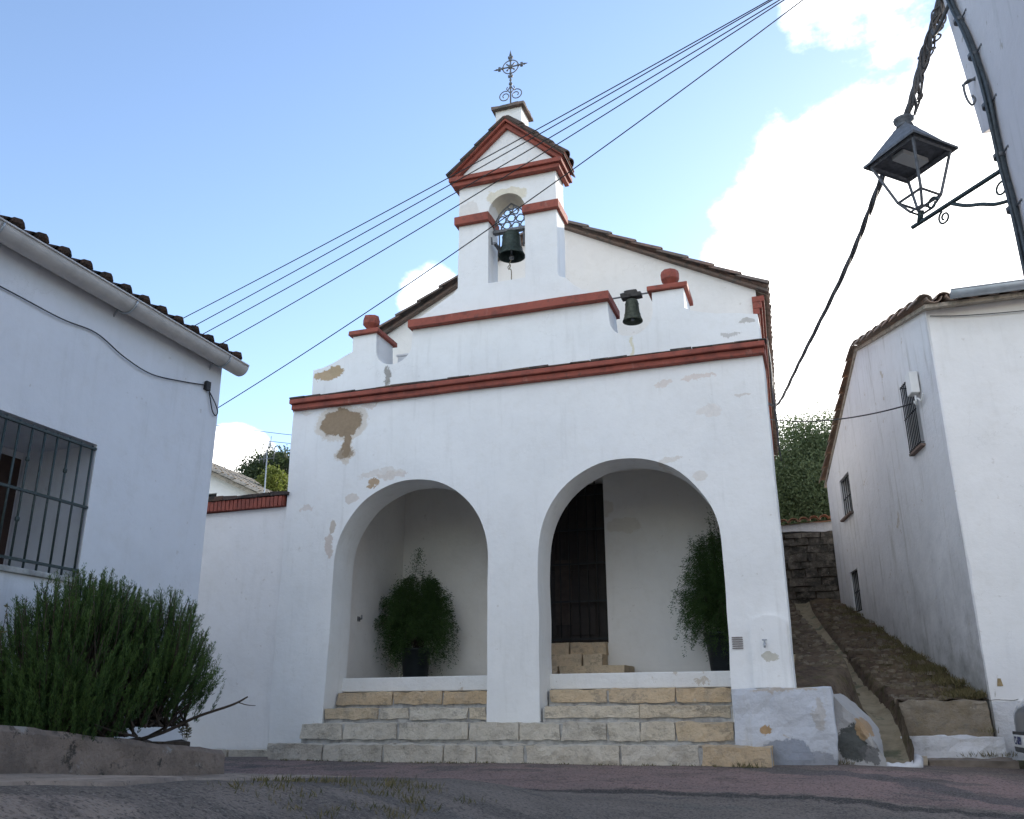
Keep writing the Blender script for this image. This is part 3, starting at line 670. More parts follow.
for (a,b,c_,d_) in ((e_r0+SH,e_r1,rg1,rg0+SH),(e_l0+SH,e_l1,rg1,rg0+SH)):
    dn=Vector((0,0,-.05)); mb.add([a,b,c_,d_,a+dn,b+dn,c_+dn,d_+dn],[(0,1,2,3),(7,6,5,4),(0,4,5,1),(1,5,6,2),(3,2,6,7),(0,3,7,4)])
roof=mb.build('nave_roof',M_tilelt,CHP)
mb=MB(); rows(mb,e_r0,e_r1,rg0,rg1); rows(mb,e_l0,e_l1,rg0,rg1)
mb.tube([rg0+Vector((0,-.02,.03)),rg1+Vector((0,0,.03))],.11,10)
mb.build('roof_tiles',M_tile,roof)
# red edging beneath the verge tiles
mb=MB()
for (e,g) in ((e_r0,rg0),(e_l0,rg0)):
    e=e+Vector((0,0,.0)); g=g+Vector((0,0,.0)); n=12
    vs=[]
    for i in range(n+1):
        p=e.lerp(g,i/n); z=.005*noise.noise(Vector((i*1.3,e.x,0))); vs+=[(p.x,12.10,p.z+z),(p.x,12.5,p.z+z),(p.x,12.5,p.z-.04+z),(p.x,12.10,p.z-.04+z)]
    mb.add(vs,[(i*4+k,i*4+(k+1)%4,i*4+4+(k+1)%4,i*4+4+k) for i in range(n) for k in range(4)]+[(0,3,2,1),(n*4,n*4+1,n*4+2,n*4+3)])
mb.build('verge_band',M_tile,roof)
# stepped red cornice under the right eave
mb=MB()
for (o_,z0,z1) in ((.04,5.36,5.45),(.08,5.452,5.55),(.12,5.552,5.64)):
    vs=[]
    for y in (12.15,21):
        x=nx_r(y); vs+=[(x-.05,y,z0),(x+o_,y,z0),(x+o_,y,z1),(x-.05,y,z1)]
    mb.add(vs,[(0,1,5,4),(1,2,6,5),(2,3,7,6),(3,0,4,7),(0,3,2,1),(4,5,6,7)])
mb.build('eave_cornice',M_red,CHP,.006)
# wall vent and tap niche on the right pier
mb=MB()
for k in range(6): mb.box((-.955,9.988,.655+k*.022),(-.845,9.997,.667+k*.022),rnd.random(),.001)
mb.build('vent_plate',simple('vent_plate_metal',(.30,.27,.26),.7,.2,.4,60,.3),CHP)
mb=MB(); pl=[(-.76,.26),(-.385,.26),(-.385,.90)]+[(-.42,.95),(-.5,.985),(-.62,.99),(-.70,.96),(-.745,.90),(-.765,.82)]
mb.poly(wob(pl,.07,.004),[],XZ(9.958),.045); mb.build('niche_panel',M_fac,CHP,.012,3)
tp=thing('water_tap',(-.62,9.955,.7),'small metal water tap on the pier above the trough','tap')
mb=MB(); mb.tube([(-.62,9.96,.70),(-.62,9.90,.70),(-.62,9.885,.69),(-.62,9.88,.655)],.011,8); mb.build('spout',M_zinc,tp)
mb=MB(); mb.tube([(-.62,9.925,.70),(-.62,9.925,.73)],.008,8); mb.tube([(-.645,9.925,.735),(-.595,9.925,.735)],.007,6); mb.build('handle',M_zinc,tp)
# white clay pipe end and bracket in the left scoop of the parapet
mb=MB(); mb.box((-5.18,10.35,4.66),(-4.88,10.47,4.69),jit=.006); mb.box((-5.16,10.37,4.52),(-4.96,10.45,4.66),jit=.008)
mb.build('broken_bell_support',M_base,CHP,.01)

# ------------------------------------------------------------------ bells
b1=thing('church_bell',(-3.45,10.19,5.8),'dark bronze bell hanging in the bellcote opening under an ornate iron yoke','bell','chapel bells')
def bellprof(R0,H): return [(R0*s_,H*z_) for s_,z_ in ((.93,0.0),(1,.0),(1.0,.03),(.90,.12),(.80,.26),(.72,.45),(.68,.66),(.66,.82),(.60,.92),(.45,.985),(.12,1.0),(.0,1.0))]
def bellinner(R0,H): return [(R0*s_,H*z_) for s_,z_ in ((.93,0),(.80,.14),(.68,.34),(.60,.6),(.56,.8),(0,.86))]
def bell(par,c,R0,H,mat):
    mb=MB(); mb.lathe(c,bellprof(R0,H),32); mb.lathe(c,bellinner(R0,H),32)
    for z_ in (.30,.78): mb.lathe(c,[(R0*(.8 if z_<.5 else .675),H*z_-.006),(R0*(.82 if z_<.5 else .70),H*z_),(R0*(.8 if z_<.5 else .675),H*z_+.006)],32)
    mb.build('bell_body',mat,par,fix=False)
bell(b1,(-3.45,10.19,5.80),.185,.37,M_bronze)
mb=MB(); mb.tube([(-3.45,10.19,6.14),(-3.45,10.19,5.82)],.012,6); mb.lathe((-3.45,10.19,5.755),[(0,0),(.03,.01),(.035,.035),(.02,.07),(0,.075)],10); mb.build('clapper',M_iron,b1)
mb=MB(); mb.tube(smoothpath([(-3.45,10.19,5.76),(-3.475,10.18,5.70),(-3.46,10.17,5.66),(-3.475,10.18,5.62),(-3.45,10.18,5.58),(-3.452,10.18,5.37)]),.007,6); mb.tube(smoothpath([(-3.46,10.17,5.68),(-3.49,10.16,5.64),(-3.48,10.17,5.60)]),.006,5); mb.build('rope',M_rope,b1)
mb=MB(); mb.box((-3.70,10.15,6.175),(-3.21,10.23,6.215)); mb.tube([(-3.76,10.19,6.19),(-3.15,10.19,6.19)],.014,8)
for s_ in (-1,1): mb.tube([(-3.45+s_*.17,10.19,5.93),(-3.45+s_*.175,10.19,6.19)],.012,6)
mb.box((-3.66,10.05,5.95),(-3.62,10.33,5.98)); mb.build('headstock',M_iron,b1)
mb=MB(); cx,cy,cz=-3.45,10.19,6.21
for row,(nn,rad,z0,sp) in enumerate(((4,.058,.06,.125),(3,.062,.165,.13),(2,.05,.265,.115),(1,.045,.35,0))):
    for k in range(nn):
        x=cx+(k-(nn-1)/2)*sp; zz=cz+z0+.012*math.sin(k*2.1)
        mb.tube([(x+math.cos(a*PI/9)*rad,cy+.01*math.sin(a),zz+math.sin(a*PI/9)*rad*.85) for a in range(19)],.010,6,caps=False)
        mb.lathe((x+rad*.9,cy,zz-.016),[(0,0),(.016,.008),(.018,.018),(0,.034)],7)
for s_ in (-1,1): mb.tube(smoothpath([(cx+s_*.24,cy,cz),(cx+s_*.235,cy,cz+.12),(cx+s_*.15,cy,cz+.28),(cx,cy,cz+.40)]),.012,6)
mb.build('ornate_yoke',M_iron,b1)
mb=MB(); mb.tube([(-3.70,10.12,6.03),(-3.755,10.1,6.04)],.012,6); mb.tube([(-3.70,10.12,5.99),(-3.705,10.10,6.09)],.012,6); mb.build('axle_bracket',M_iron,b1)
b2=thing('church_bell',(-1.87,10.2,4.62),'small weathered green bell in the notch of the parapet near the right finial','bell','chapel bells')
bell(b2,(-1.87,10.2,4.625),.125,.30,M_bronzeR)
mb=MB(); mb.box((-2.0,10.14,4.945),(-1.74,10.26,5.0),jit=.006); mb.box((-1.95,10.15,5.0),(-1.79,10.25,5.035),jit=.008); subdiv(mb.build('yoke',M_woodold,b2),2,.01,14)
mb=MB(); mb.tube([(-2.16,10.2,4.975),(-1.56,10.2,4.985)],.011,8); mb.build('axle',M_iron,b2)
mb=MB(); mb.tube([(-1.87,10.2,4.88),(-1.87,10.2,4.66)],.008,6); mb.lathe((-1.87,10.2,4.63),[(0,0),(.02,.01),(.022,.03),(0,.05)],8); mb.build('clapper',M_iron,b2)

# ------------------------------------------------------------------ entrance steps
ST=thing('stone_steps',(-3.3,9.3,-.46),'worn limestone block steps leading up to the two porch arches','steps')
mb=MB(); mb.box((-6.03,9.33,-.7),(-.615,9.98,-.30)); mb.box((-5.855,9.682,-.31),(-.975,10.0,-.082)); mb.box((-5.765,10.048,-.31),(-3.705,10.45,.085)); mb.box((-3.06,10.048,-.31),(-1.0,10.45,.085)); mb.box((-5.755,10.30,.08),(-3.705,10.45,.262)); mb.box((-3.06,10.30,.08),(-1.0,10.45,.262))
mb.build('mortar_bed',M_mortar,ST)
def stepo(parts,seed):
    mb=MB()
    for p in parts: course(mb,*p[:6],p[6],tn=p[7],jit=.009)
    o=mb.build('step',M_stone,ST); subdiv(o,4,.020,6.5,seed); return o
stepo([(-6.05,-.60,9.30,9.72,-.66,-.285,[-5.35,-4.62,-3.92,-3.55,-3.03,-2.05,-1.27],[.1,.15,.25,.3,.3,.35,.2,.95])],1)
stepo([(-5.87,-.965,9.65,10.04,-.245,-.072,[-5.31,-4.62,-3.78,-3.2,-2.75,-2.25,-1.90,-1.55],[.25,.2,.3,.15,.25,.1,.35,.45,.8])],2)
stepo([(-5.77,-3.71,10.02,10.36,-.03,.09,[-5.05,-4.66,-3.93],[.8,.45,.3,.6])],3)
stepo([(-3.05,-1.015,10.02,10.36,-.03,.095,[-1.98],[.5,.6])],5)
stepo([(-5.76,-3.715,10.27,10.46,.135,.272,[-5.0,-4.35],[.9,.95,1.0])],4)
stepo([(-3.05,-1.015,10.27,10.46,.135,.276,[-2.38,-1.62],[.85,.9,.95])],6)
# low kerb along the boundary wall
kb=thing('wall_kerb',(-7.5,9.9,-.46),'low pale stone kerb at the foot of the boundary wall','kerb')
mb=MB(); course(mb,-9.2,-6.05,9.78,9.995,-.62,-.37,[-8.4,-7.6,-6.9],tn=[.3,.2,.4,.3]); subdiv(mb.build('kerb_stones',M_stone,kb),3,.015,6)

# ------------------------------------------------------------------ water trough and rubble
tr=thing('water_trough',(-.5,9.7,-.46),'rough whitewashed trough block at the foot of the right pier','trough')
mb=MB(); mb.box((-.955,9.54,-.7),(-.03,9.985,.245)); mb.box((-.35,9.97,-.7),(-.03,10.35,.24)); o=mb.build('trough_block',M_trough,tr); subdiv(o,4,.03,3.5,4); o.modifiers.new('bevel','BEVEL').width=.02
rb=thing('rubble_bank',(.1,10,-.46),'crumbling grey and white plastered bank between the trough and the drain channel','bank')
# sloping bank (heightfield block)
xs_=np.linspace(-.04,.40,14); prof=lambda x: interp(x,[(-.04,.20),(.05,.12),(.15,.0),(.25,-.12),(.33,-.25),(.40,-.42)])
vs=[];fs=[]
ysb=np.linspace(9.86,10.75,12)
for y in ysb:
    for x in xs_:
        z=prof(x-(y-9.86)*.16)+.03*noise.noise(Vector((x*8,y*8,2))); vs.append((x+(.0),y+.04*noise.noise(Vector((x*7,z*7,y))),z))
nx=len(xs_)
for j in range(len(ysb)-1):
    for i in range(nx-1): fs.append((j*nx+i,j*nx+i+1,(j+1)*nx+i+1,(j+1)*nx+i))
for i in range(nx): pass
base=len(vs)
for k in range(1,7):
    for i,x in enumerate(xs_):
        zt=vs[i][2]; z=zt+(-.62-zt)*k/6; vs.append((x,9.86-.02*k/6+.05*noise.noise(Vector((x*6,z*6,1))),z))
def fi(k,i): return i if k==0 else base+(k-1)*nx+i
for k in range(6):
    for i in range(nx-1): fs.append((fi(k,i+1),fi(k,i),fi(k+1,i),fi(k+1,i+1)))
b2_=len(vs)
for k in range(1,5):
    for j,y in enumerate(ysb):
        p=vs[j*nx+nx-1]; vs.append((p[0]+.01*k,p[1],p[2]-.12*k))
mb=MB(); mb.add(vs,fs,.5,True); o=mb.build('bank_face',M_rubble,rb,fix=True); subdiv(o,1,.014,7,6)
mb=MB(); mb.tube(smoothpath([(.31,10.16,-.38),(.33,10.02,-.46),(.40,9.96,-.485),(.50,9.97,-.49),(.60,9.98,-.485),(.68,10.04,-.46),(.70,10.2,-.42)],6),[.052+.006*math.sin(i*1.1) for i in range(37)],10); o=mb.build('channel_kerb',M_base);  o['label']='curved whitewashed kerb around the mouth of the drain channel'; o['category']='kerb'; 
# alley steps / retaining blocks on the right
al=thing('alley_steps',(1.1,11,-.46),'old stone and whitewashed steps at the right mouth of the alley','steps')
mb=MB(); mb.box((.66,11.30,-.5),(1.56,11.75,.13)); o=mb.build('brown_riser',blockmat('brown_stone',((.20,.16,.11),(.27,.22,.15))),al); subdiv(o,4,.05,4,7)
mb=MB(); mb.box((.62,10.93,-.6),(1.60,11.35,-.225)); o=mb.build('white_riser',M_base,al); subdiv(o,4,.03,4,9)
mb=MB(); mb.box((.82,10.45,-.7),(1.62,10.98,-.43)); o=mb.build('bottom_slab',M_concrete,al); subdiv(o,4,.02,4,11)
mb=MB(); mb.box((.68,10.38,-.7),(.80,10.55,-.40)); o=mb.build('kerb_block',M_stone,al); subdiv(o,3,.02,6,12)

# ------------------------------------------------------------------ boundary wall (left)
bw=thing('boundary_wall',(-7.8,10.05,-.46),'whitewashed boundary wall with a red brick coping left of the chapel','wall')
mb=MB(); mb.poly(wob([(-11,-.7),(-6.52,-.7),(-6.52,2.60),(-11,2.58)],.3,.006),[],XZ(10.03),.3); mb.build('wall_face',M_wallL,bw,.012)
mb=MB(); x=-11.
while x<-6.53:
    wv=.062; mb.box((x,9.955+rnd.uniform(-.006,.006),2.606),(min(x+wv-.012,-6.525),10.36,2.735+rnd.uniform(-.004,.006)),rnd.random(),.003); x+=wv
mb.box((-11,9.99,2.604),(-6.53,10.35,2.72)); mb.build('brick_coping',M_red,bw)
mb=MB(); x=-11.
while x<-6.6:
    l=rnd.uniform(.2,.3); mb.box((x,9.94,2.745),(x+l-.01,10.38,2.79+rnd.uniform(-.01,.012)),rnd.random(),.008); x+=l
mb.build('coping_tile',M_tiledark,bw)

# ------------------------------------------------------------------ left house
LH=thing('white_house',(-7,4,-.5),'white house on the left with a barred window and a cream gutter','house')
YZ=lambda x0:(lambda u,v,w:Vector((x0-w,u,v)))
mb=MB(); mb.poly(wob([(-6,-1.4),(6.73,-1.4),(6.73,3.2),(-6,3.2)],.3,.006),[[(3.55,.97),(5.33,.97),(5.33,2.0),(3.55,2.0)]],YZ(-5.2),.72)
mb.build('street_wall',M_left,LH,.015,3)
mb=MB(); mb.poly(wob([(-5.94,-1.4),(-11,-1.4),(-11,4.6),(-8.4,4.6),(-5.94,3.48)],.3,.005),[],lambda u,v,w:Vector((u,6.72-w,v)),.3); mb.build('end_wall',M_left,LH)
mb=MB(); mb.box((-5.99,3.2,.6),(-5.925,5.6,2.3)); mb.build('window_back_wall',M_left,LH)
wn=MB(); wn.box((-5.92,4.0,.98),(-5.87,5.27,1.93)); wo=wn.build('window',M_brownwood,LH,.006)
mb=MB(); mb.box((-5.870,4.10,1.04),(-5.862,4.50,1.87)); mb.box((-5.870,4.6,1.04),(-5.862,5.0,1.87)); mb.build('pane',M_glassdark,wo)
mb=MB(); gx=-5.212
for z in (1.965,1.505,1.03): mb.box((gx-.012,3.5,z-.009),(gx+.012,5.335,z+.009))
for k in range(15):
    y=5.30-k*.115
    mb.tube([(gx,y,.975),(gx,y,1.985)],.0085,6)
    if k in (2,5,8): mb.lathe((gx,y,1.73),[(0,-.03),(.015,-.01),(.015,.01),(0,.03)],6)
    if k in (5,9): mb.lathe((gx,y,1.3),[(0,-.03),(.016,-.01),(.016,.01),(0,.03)],6)
for yy_,zz_ in ((5.335,1.505),(5.335,1.03)): mb.tube([(gx,yy_,zz_),(gx-.06,yy_+.03,zz_)],.009,6)
mb.build('window_grille',M_irongreen,LH)
mb=MB(); mb.box((-5.6,3.5,.93),(-5.17,5.36,.972),jit=.003); mb.build('window_sill',M_mortar,LH,.006)
mb=MB(); e0=Vector((-5.06,6.78,3.24)); e1=Vector((-5.06,-3,3.24)); g0=Vector((-8.4,6.78,4.72)); g1=Vector((-8.4,-3,4.72)); dn=Vector((0,0,-.05))
mb.add([e0,e1,g1,g0,e0+dn,e1+dn,g1+dn,g0+dn],[(0,1,2,3),(7,6,5,4),(0,4,5,1),(1,5,6,2),(3,2,6,7),(0,3,7,4)]); 
q0=Vector((-11.5,6.78,3.3)); q1=Vector((-11.5,-3,3.3)); mb.add([q0,q1,g1,g0,q0+dn,q1+dn,g1+dn,g0+dn],[(0,1,2,3),(7,6,5,4),(0,4,5,1),(1,5,6,2),(3,2,6,7),(0,3,7,4)])
rf=mb.build('roof',M_tiledark,LH)
mb=MB(); rows(mb,e0+Vector((0,-.08,-.065)),e1+Vector((0,0,-.065)),g0+Vector((0,-.08,0)),g1,.215,.42,.086)
for i in range(46): y=6.7-.2142*i; mb.lathe((-5.03,y,3.235),[(0,-.03),(.05,-.02),(.062,.0),(.05,.04),(0,.05)],6,.2,False); mb.build('roof_tiles',M_tiledark,rf)
mb=MB()   # half round gutter with rolled lip
prof=[(math.cos(R(180+k*15))*.090,math.sin(R(180+k*15))*.090) for k in range(13)]+[(.090,.012),(.100,.012),(.100,-.002)]
gy=[6.84,6.2,5,3.5,1,-3]; vs=[]
inn=[(x*.94,z*.94) for x,z in prof[:13]][::-1]
loop=prof+inn
for y in gy:
    for (x,z) in loop: vs.append((-5.075+x,y,3.185+z))
n=len(loop); fs=[(i*n+k,i*n+(k+1)%n,(i+1)*n+(k+1)%n,(i+1)*n+k) for i in range(len(gy)-1) for k in range(n)]
mb.add(vs,fs,.5,True); 
mb.add([(-5.075+x,6.845,3.185+z) for x,z in prof[:13]]+[(-5.075+x,6.825,3.185+z) for x,z in prof[:13]],[tuple(range(13)),tuple(range(25,12,-1))])
gt=mb.build('gutter',M_gut,LH,fix=True)
for y in (5.3,6.55,4.0,2.6):
    mb=MB(); mb.tube([(-5.075+math.cos(R(185+k*17))*.097,y,3.185+math.sin(R(185+k*17))*.097) for k in range(11)],.009,5); mb.tube([(-5.155,y,3.16),(-5.215,y-.0,3.06)],.008,5); mb.build('gutter_bracket',M_zinc,gt)
hc=MB(); hc.tube(smoothpath([(-5.185,1,2.9),(-5.18,3,2.84),(-5.185,4.23,2.84),(-5.18,4.77,2.83),(-5.185,5.13,2.86),(-5.18,5.45,2.78),(-5.18,5.78,2.75),(-5.185,6.16,2.82),(-5.185,6.5,2.90)]),.0055,6)
hc.tube(smoothpath([(-5.185,6.5,2.9),(-5.18,6.6,2.82),(-5.18,6.70,2.72),(-5.18,6.68,2.66),(-5.18,6.62,2.70),(-5.18,6.55,2.86)]),.0055,6); hc.origin=(-5.2,5,2.8)
hc.box((-5.2,6.49,2.86),(-5.165,6.55,2.94),jit=.004)
tag(hc.build('wall_cable',M_black),'thin black cable sagging along the white wall under the cream gutter','cable')
# planter, pavement and shrubs
mb=MB(); n=26; vs=[];fs=[]
sec=[]
for i in range(n+1):
    y=-1+7.0*i/n; top=-.035-(max(y-4,0))*.10+.012*noise.noise(Vector((y*2,0,0))); bot=-.75
    xf=-4.26+.03*noise.noise(Vector((y*1.5,4,0)))
    sec.append([(xf+.02,y,bot),(xf+.01,y,top-.18),(xf,y,top-.03),(xf-.03,y,top),(xf-.17,y,top+.006),(xf-.19,y,top-.05),(xf-.19,y,bot)])
vs=[p for q in sec for p in q]; k7=7
fs=[(i*k7+k,i*k7+(k+1)%k7,(i+1)*k7+(k+1)%k7,(i+1)*k7+k) for i in range(n) for k in range(k7)]+[tuple(range(7))[::-1],tuple(n*7+k for k in range(7))]
mb.add(vs,fs,.5); mb.box((-5.2,5.82,-.75),(-4.43,6.0,-.262),jit=.01); PW=thing('planter_wall',(-4.2,5,-.5),'low weathered concrete planter wall in front of the left house','planter')
o=mb.build('wall_block',M_plant,PW); subdiv(o,2,.010,5,3)
mb=MB(); mb.box((-5.2,-1,-.7),(-4.42,5.83,-.16)); so_=mb.build('planter_soil',M_soil,PW); subdiv(so_,4,.05,4,2)
def pavez(x,y): return gz(x,y)
vs=[];fs=[]; ny,nxp=60,14
for j in range(ny+1):
    y=-2+8.5*j/ny
    for i in range(nxp+1):
        edge=-2.75-.75*sstep(3.0,6.4,y)+.12*noise.noise(Vector((y*1.4,2,0)))
        x=-4.6+(edge+4.6)*i/nxp; z=-.29+.05*(4-y) if y<4 else -.29-.068*(y-4)
        z=z+(-.012*i/nxp); vs.append((x,y,max(z,gz(x,y)+.02)+.01*noise.noise(Vector((x*3,y*3,0)))))
    vs.append((x+.03,y,gz(x+.03,y)-.05))
for j in range(ny):
    for i in range(nxp+1): a=j*(nxp+2)+i; fs.append((a,a+1,a+nxp+3,a+nxp+2))
mb=MB(); mb.add(vs,fs,.5,True); tag(mb.build('pavement',M_pave),kind='structure')

def rosemary(root,c,rx,ry,h,n,leafmat,seed,low=.3):
    g=np.random.default_rng(seed); C=[];D=[];T=[]; Ls=[]
    stems=MB()
    c=np.array(c,float)
    for i in range(n):
        a=g.uniform(0,2*PI); rr=g.uniform(0,1)**.55
        top=c+np.array([math.cos(a)*rx*rr,math.sin(a)*ry*rr,h*(1-.62*rr**2.2)*(g.uniform(.80,1.04) if rr<.6 else g.uniform(low,1.05))])
        if low<.5 and math.sin(a)*rr>.15 and top[2]<c[2]+h*(.34+.25*math.sin(a)*rr): continue
        out_=np.array([math.cos(a)*rr,math.sin(a)*rr,0])
        L_=g.uniform(.18,.42); dirv=np.array([out_[0]*.55+g.normal()*.12,out_[1]*.55+g.normal()*.12,1.25]); 
        if rr>.8 and g.random()<.5: dirv[2]=.5
        dirv/=np.linalg.norm(dirv); base_=top-dirv*L_; m_=int(L_/.0026)
        t=g.uniform(0,1,m_); P_=base_+np.outer(t*L_,dirv)+ (out_*.0)
        P_+= g.normal(size=(m_,3))*.004
        ang=g.uniform(0,2*PI,m_); side=np.cross(dirv,[.3,.2,.9]); side/=np.linalg.norm(side); s2=np.cross(dirv,side)
        dd=np.outer(np.cos(ang),side)+np.outer(np.sin(ang),s2)+dirv*g.uniform(1.1,2.4,(m_,1))
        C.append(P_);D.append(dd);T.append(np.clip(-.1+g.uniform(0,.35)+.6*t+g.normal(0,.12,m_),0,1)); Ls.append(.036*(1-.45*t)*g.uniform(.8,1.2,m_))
        if i%3==0 and rr<.75:
            p0=c+np.array([g.normal()*.1,g.normal()*.2,0]); mid=p0*.45+base_*.55+np.array([0,0,-.05])
            stems.tube(smoothpath([p0,mid,base_,top],3),[.009,.008,.008,.007,.006,.006,.005,.004,.003,.002][:10],5)
    C=np.concatenate(C);D=np.concatenate(D);T=np.concatenate(T);Ls=np.concatenate(Ls)
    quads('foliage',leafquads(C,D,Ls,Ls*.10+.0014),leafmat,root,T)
    return stems
rs=thing('rosemary_bush',(-4.85,4.9,-.15),'large dark green rosemary bush growing in the planter in front of the white house','bush')
st_=rosemary(rs,(-4.66,4.93,-.12),.56,.86,1.06,1150,M_rosemary,3,.32)
# second mass on the right of the bush
g2=rosemary(rs,(-4.50,5.42,-.06),.46,.56,.93,520,M_rosemary,4,.72)
st_.v+=[];o=st_.build('stem',M_bark,rs)
g2.build('stem',M_bark,rs)
g3=rosemary(rs,(-4.56,4.62,-.16),.34,.55,.55,420,M_rosemary,6,.3); g3.build('stem',M_bark,rs)
mb=MB()
for pts,r in (([(-4.6,5.3,-.18),(-4.42,5.5,-.10),(-4.25,5.62,-.0),(-4.02,5.7,.08),(-3.93,5.75,.135)],(.014,.012,.01,.008,.005)),
              ([(-4.42,5.5,-.10),(-4.36,5.55,.02),(-4.25,5.6,.12),(-4.2,5.62,.15)],(.008,.007,.005,.003)),
              ([(-3.99,5.71,.1),(-3.94,5.76,.08),(-3.88,5.78,.075)],(.004,.003,.002)),
              ([(-4.6,5.35,-.2),(-4.45,5.6,-.05),(-4.4,5.75,.1),(-4.38,5.8,.22)],(.010,.009,.007,.005)),
              ([(-4.65,5.1,-.2),(-4.5,5.35,.05),(-4.36,5.45,.25),(-4.28,5.5,.35)],(.012,.01,.008,.005))):
    pp=smoothpath(pts,4); rr=[interp(i/(len(pp)-1),[(k/(len(r)-1),r[k]) for k in range(len(r))]) for i in range(len(pp))]; mb.tube(pp,rr,6)
mb.build('dry_branch',M_bark,rs)
# small weed stalks in the planter
def weed(loc,h,label,seed):
    w=thing('weed',loc,label,'weed','weeds in the planter'); g=np.random.default_rng(seed); mb=MB(); C=[];D=[]
    for k in range(4):
        tip=Vector(loc)+Vector((g.normal()*.06,g.normal()*.06,h*g.uniform(.7,1))); pts=smoothpath([loc,Vector(loc).lerp(tip,.5)+Vector((.01,.01,.02)),tip],4); mb.tube(pts,.0025,4)
        for p in pts[3:]:
            for _ in range(5): C.append(p); D.append((g.normal(),g.normal(),.4))
    mb.build('stem',M_bark,w); quads('leaves',leafquads(np.array(C,float),np.array(D,float),.03,.012),M_grass,w,g.random(len(C)))
weed((-4.5,4.05,-.1),.95,'thin dry weed rising above the left end of the rosemary bush',1)
weed((-4.5,5.85,-.2),.16,'short green weed at the right end of the planter',2)

# ------------------------------------------------------------------ potted plants in the porch
def fernplant(loc,rp,hp,crown,label,seed,n=420,spires=6):
    w=thing('potted_plant',loc,label,'potted plant','potted plants in the porch'); g=np.random.default_rng(seed); lo=np.array(loc,float)
    mb=MB(); mb.lathe(loc,[(0,0),(rp*.8,0),(rp*.82,.01),(rp,hp-.03),(rp*1.06,hp-.028),(rp*1.07,hp),(rp*.98,hp),(rp*.95,hp-.04),(0,hp-.04)],28); mb.build('pot',M_pot,w)
    rx,rz,cz=crown; C=[];D=[];T=[]; st=MB()
    for i in range(n):
        a=g.uniform(0,2*PI); e=g.uniform(-.9,1); rr=rx*math.sqrt(max(0,1-e*e*.8))*g.uniform(.5,1.05)*(1+.55*noise.noise(Vector((math.cos(a)*1.3+seed,math.sin(a)*1.3,e*1.6))))
        end=lo+np.array([math.cos(a)*rr,math.sin(a)*rr*.8,cz+rz*e]); start=lo+np.array([g.normal()*.05,g.normal()*.05,hp])
        mid=(start+end)*.5+np.array([0,0,.18+.1*g.random()])*(1 if e>-.3 else 1.6)
        droop=end+np.array([math.cos(a)*.05,math.sin(a)*.05,-.12-.28*g.random()**2])
        P_=[]; 
        for t in np.linspace(.35,1,30): q=start*(1-t)**2+2*mid*t*(1-t)+end*t*t; P_.append(q)
        for t in np.linspace(0,1,14): P_.append(end*(1-t)+droop*t)
        P_=np.array(P_); P_=np.repeat(P_,4,axis=0)+g.normal(size=(len(P_)*4,3))*.018
        C.append(P_);D.append(np.column_stack([g.normal(size=len(P_))+math.cos(a)*.6,g.normal(size=len(P_))+math.sin(a)*.6,g.normal(size=len(P_))*.6-.5])); T.append(np.clip(g.normal(.45,.22,len(P_)),0,1))
        if i%8==0: st.tube([start,mid,end],[.004,.003,.002],4)
    for k in range(spires):
        a=g.uniform(0,2*PI); b=lo+np.array([math.cos(a)*.1,math.sin(a)*.1,cz+rz*.6]); e_=b+np.array([g.normal()*.06,g.normal()*.05,rz*.55*g.uniform(.5,1.15)]) if k else lo+np.array([.0,0,cz+rz*1.75])
        tt=np.repeat(np.linspace(0,1,40),3); P_=np.array([b*(1-t)+e_*t for t in tt])+g.normal(size=(120,3))*(.014 if k else .012)
        if k==0: tt=g.uniform(0,1,700); P_=np.array([b*(1-t)+e_*t for t in tt])+g.normal(size=(700,3))*(.10*(1-tt)+.02).reshape(-1,1)
        C.append(P_);D.append(g.normal(size=P_.shape)+[0,0,.2]);T.append(g.uniform(.2,.7,len(P_))); st.tube([b,e_],[.004,.002],4)
    C=np.concatenate(C);D=np.concatenate(D);T=np.concatenate(T)
    quads('foliage',leafquads(C,D,g.uniform(.02,.05,len(C)),.008),M_fern,w,T); st.build('stem',M_bark,w)
    return w
fernplant((-5.32,11.6,.45),.20,.42,(.54,.52,.86),'dark feathery fern in a black pot under the left arch',11,430)
fernplant((-1.16,11.6,.45),.27,.50,(.58,.72,1.05),'tall feathery fern in a large black pot beside the right jamb of the right arch',12,460)

# ------------------------------------------------------------------ right house
RH=thing('white_house',(3.5,13,-.5),'white two-storey house on the right side of the alley with three small alley windows','house')
A=Vector((1.6,11.5)); B=Vector((.30,18.0)); dW=(B-A).normalized(); nW=Vector((-dW.y,dW.x))  # nW points ... 
if nW.x>0: nW=-nW         # outward, towards the chapel
def onwall(s,z,w): p=A+dW*s-nW*w; return Vector((p.x,p.y,z))
LW=(B-A).length
def ss(y): return (y-11.5)/dW.y
ridge_s=ss(14.75)
wins=[('upper',ss(12.26),ss(12.72),3.30,4.24),('middle',ss(16.28),ss(17.0),3.30,4.0),('lower',ss(16.5),ss(17.05),1.66,2.36)]
holes=[[(a,z0),(b,z0),(b,z1),(a,z1)] for _,a,b,z0,z1 in wins]
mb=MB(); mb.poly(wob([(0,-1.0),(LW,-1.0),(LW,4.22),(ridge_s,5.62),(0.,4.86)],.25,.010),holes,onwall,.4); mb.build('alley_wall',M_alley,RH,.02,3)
mb=MB(); mb.poly(wob([(1.62,-1.),(9,-1.),(9,4.86),(1.62,4.86)],.4,.006),[],XZ(11.50),.3); mb.build('front_wall',M_right,RH)
mb=MB(); mb.poly(wob([(1.615,-1.),(9,-1.),(9,.15),(1.615,.14)],.16,.012),[],XZ(11.47),.03); mb.build('wall_plinth',M_base,RH,.01)
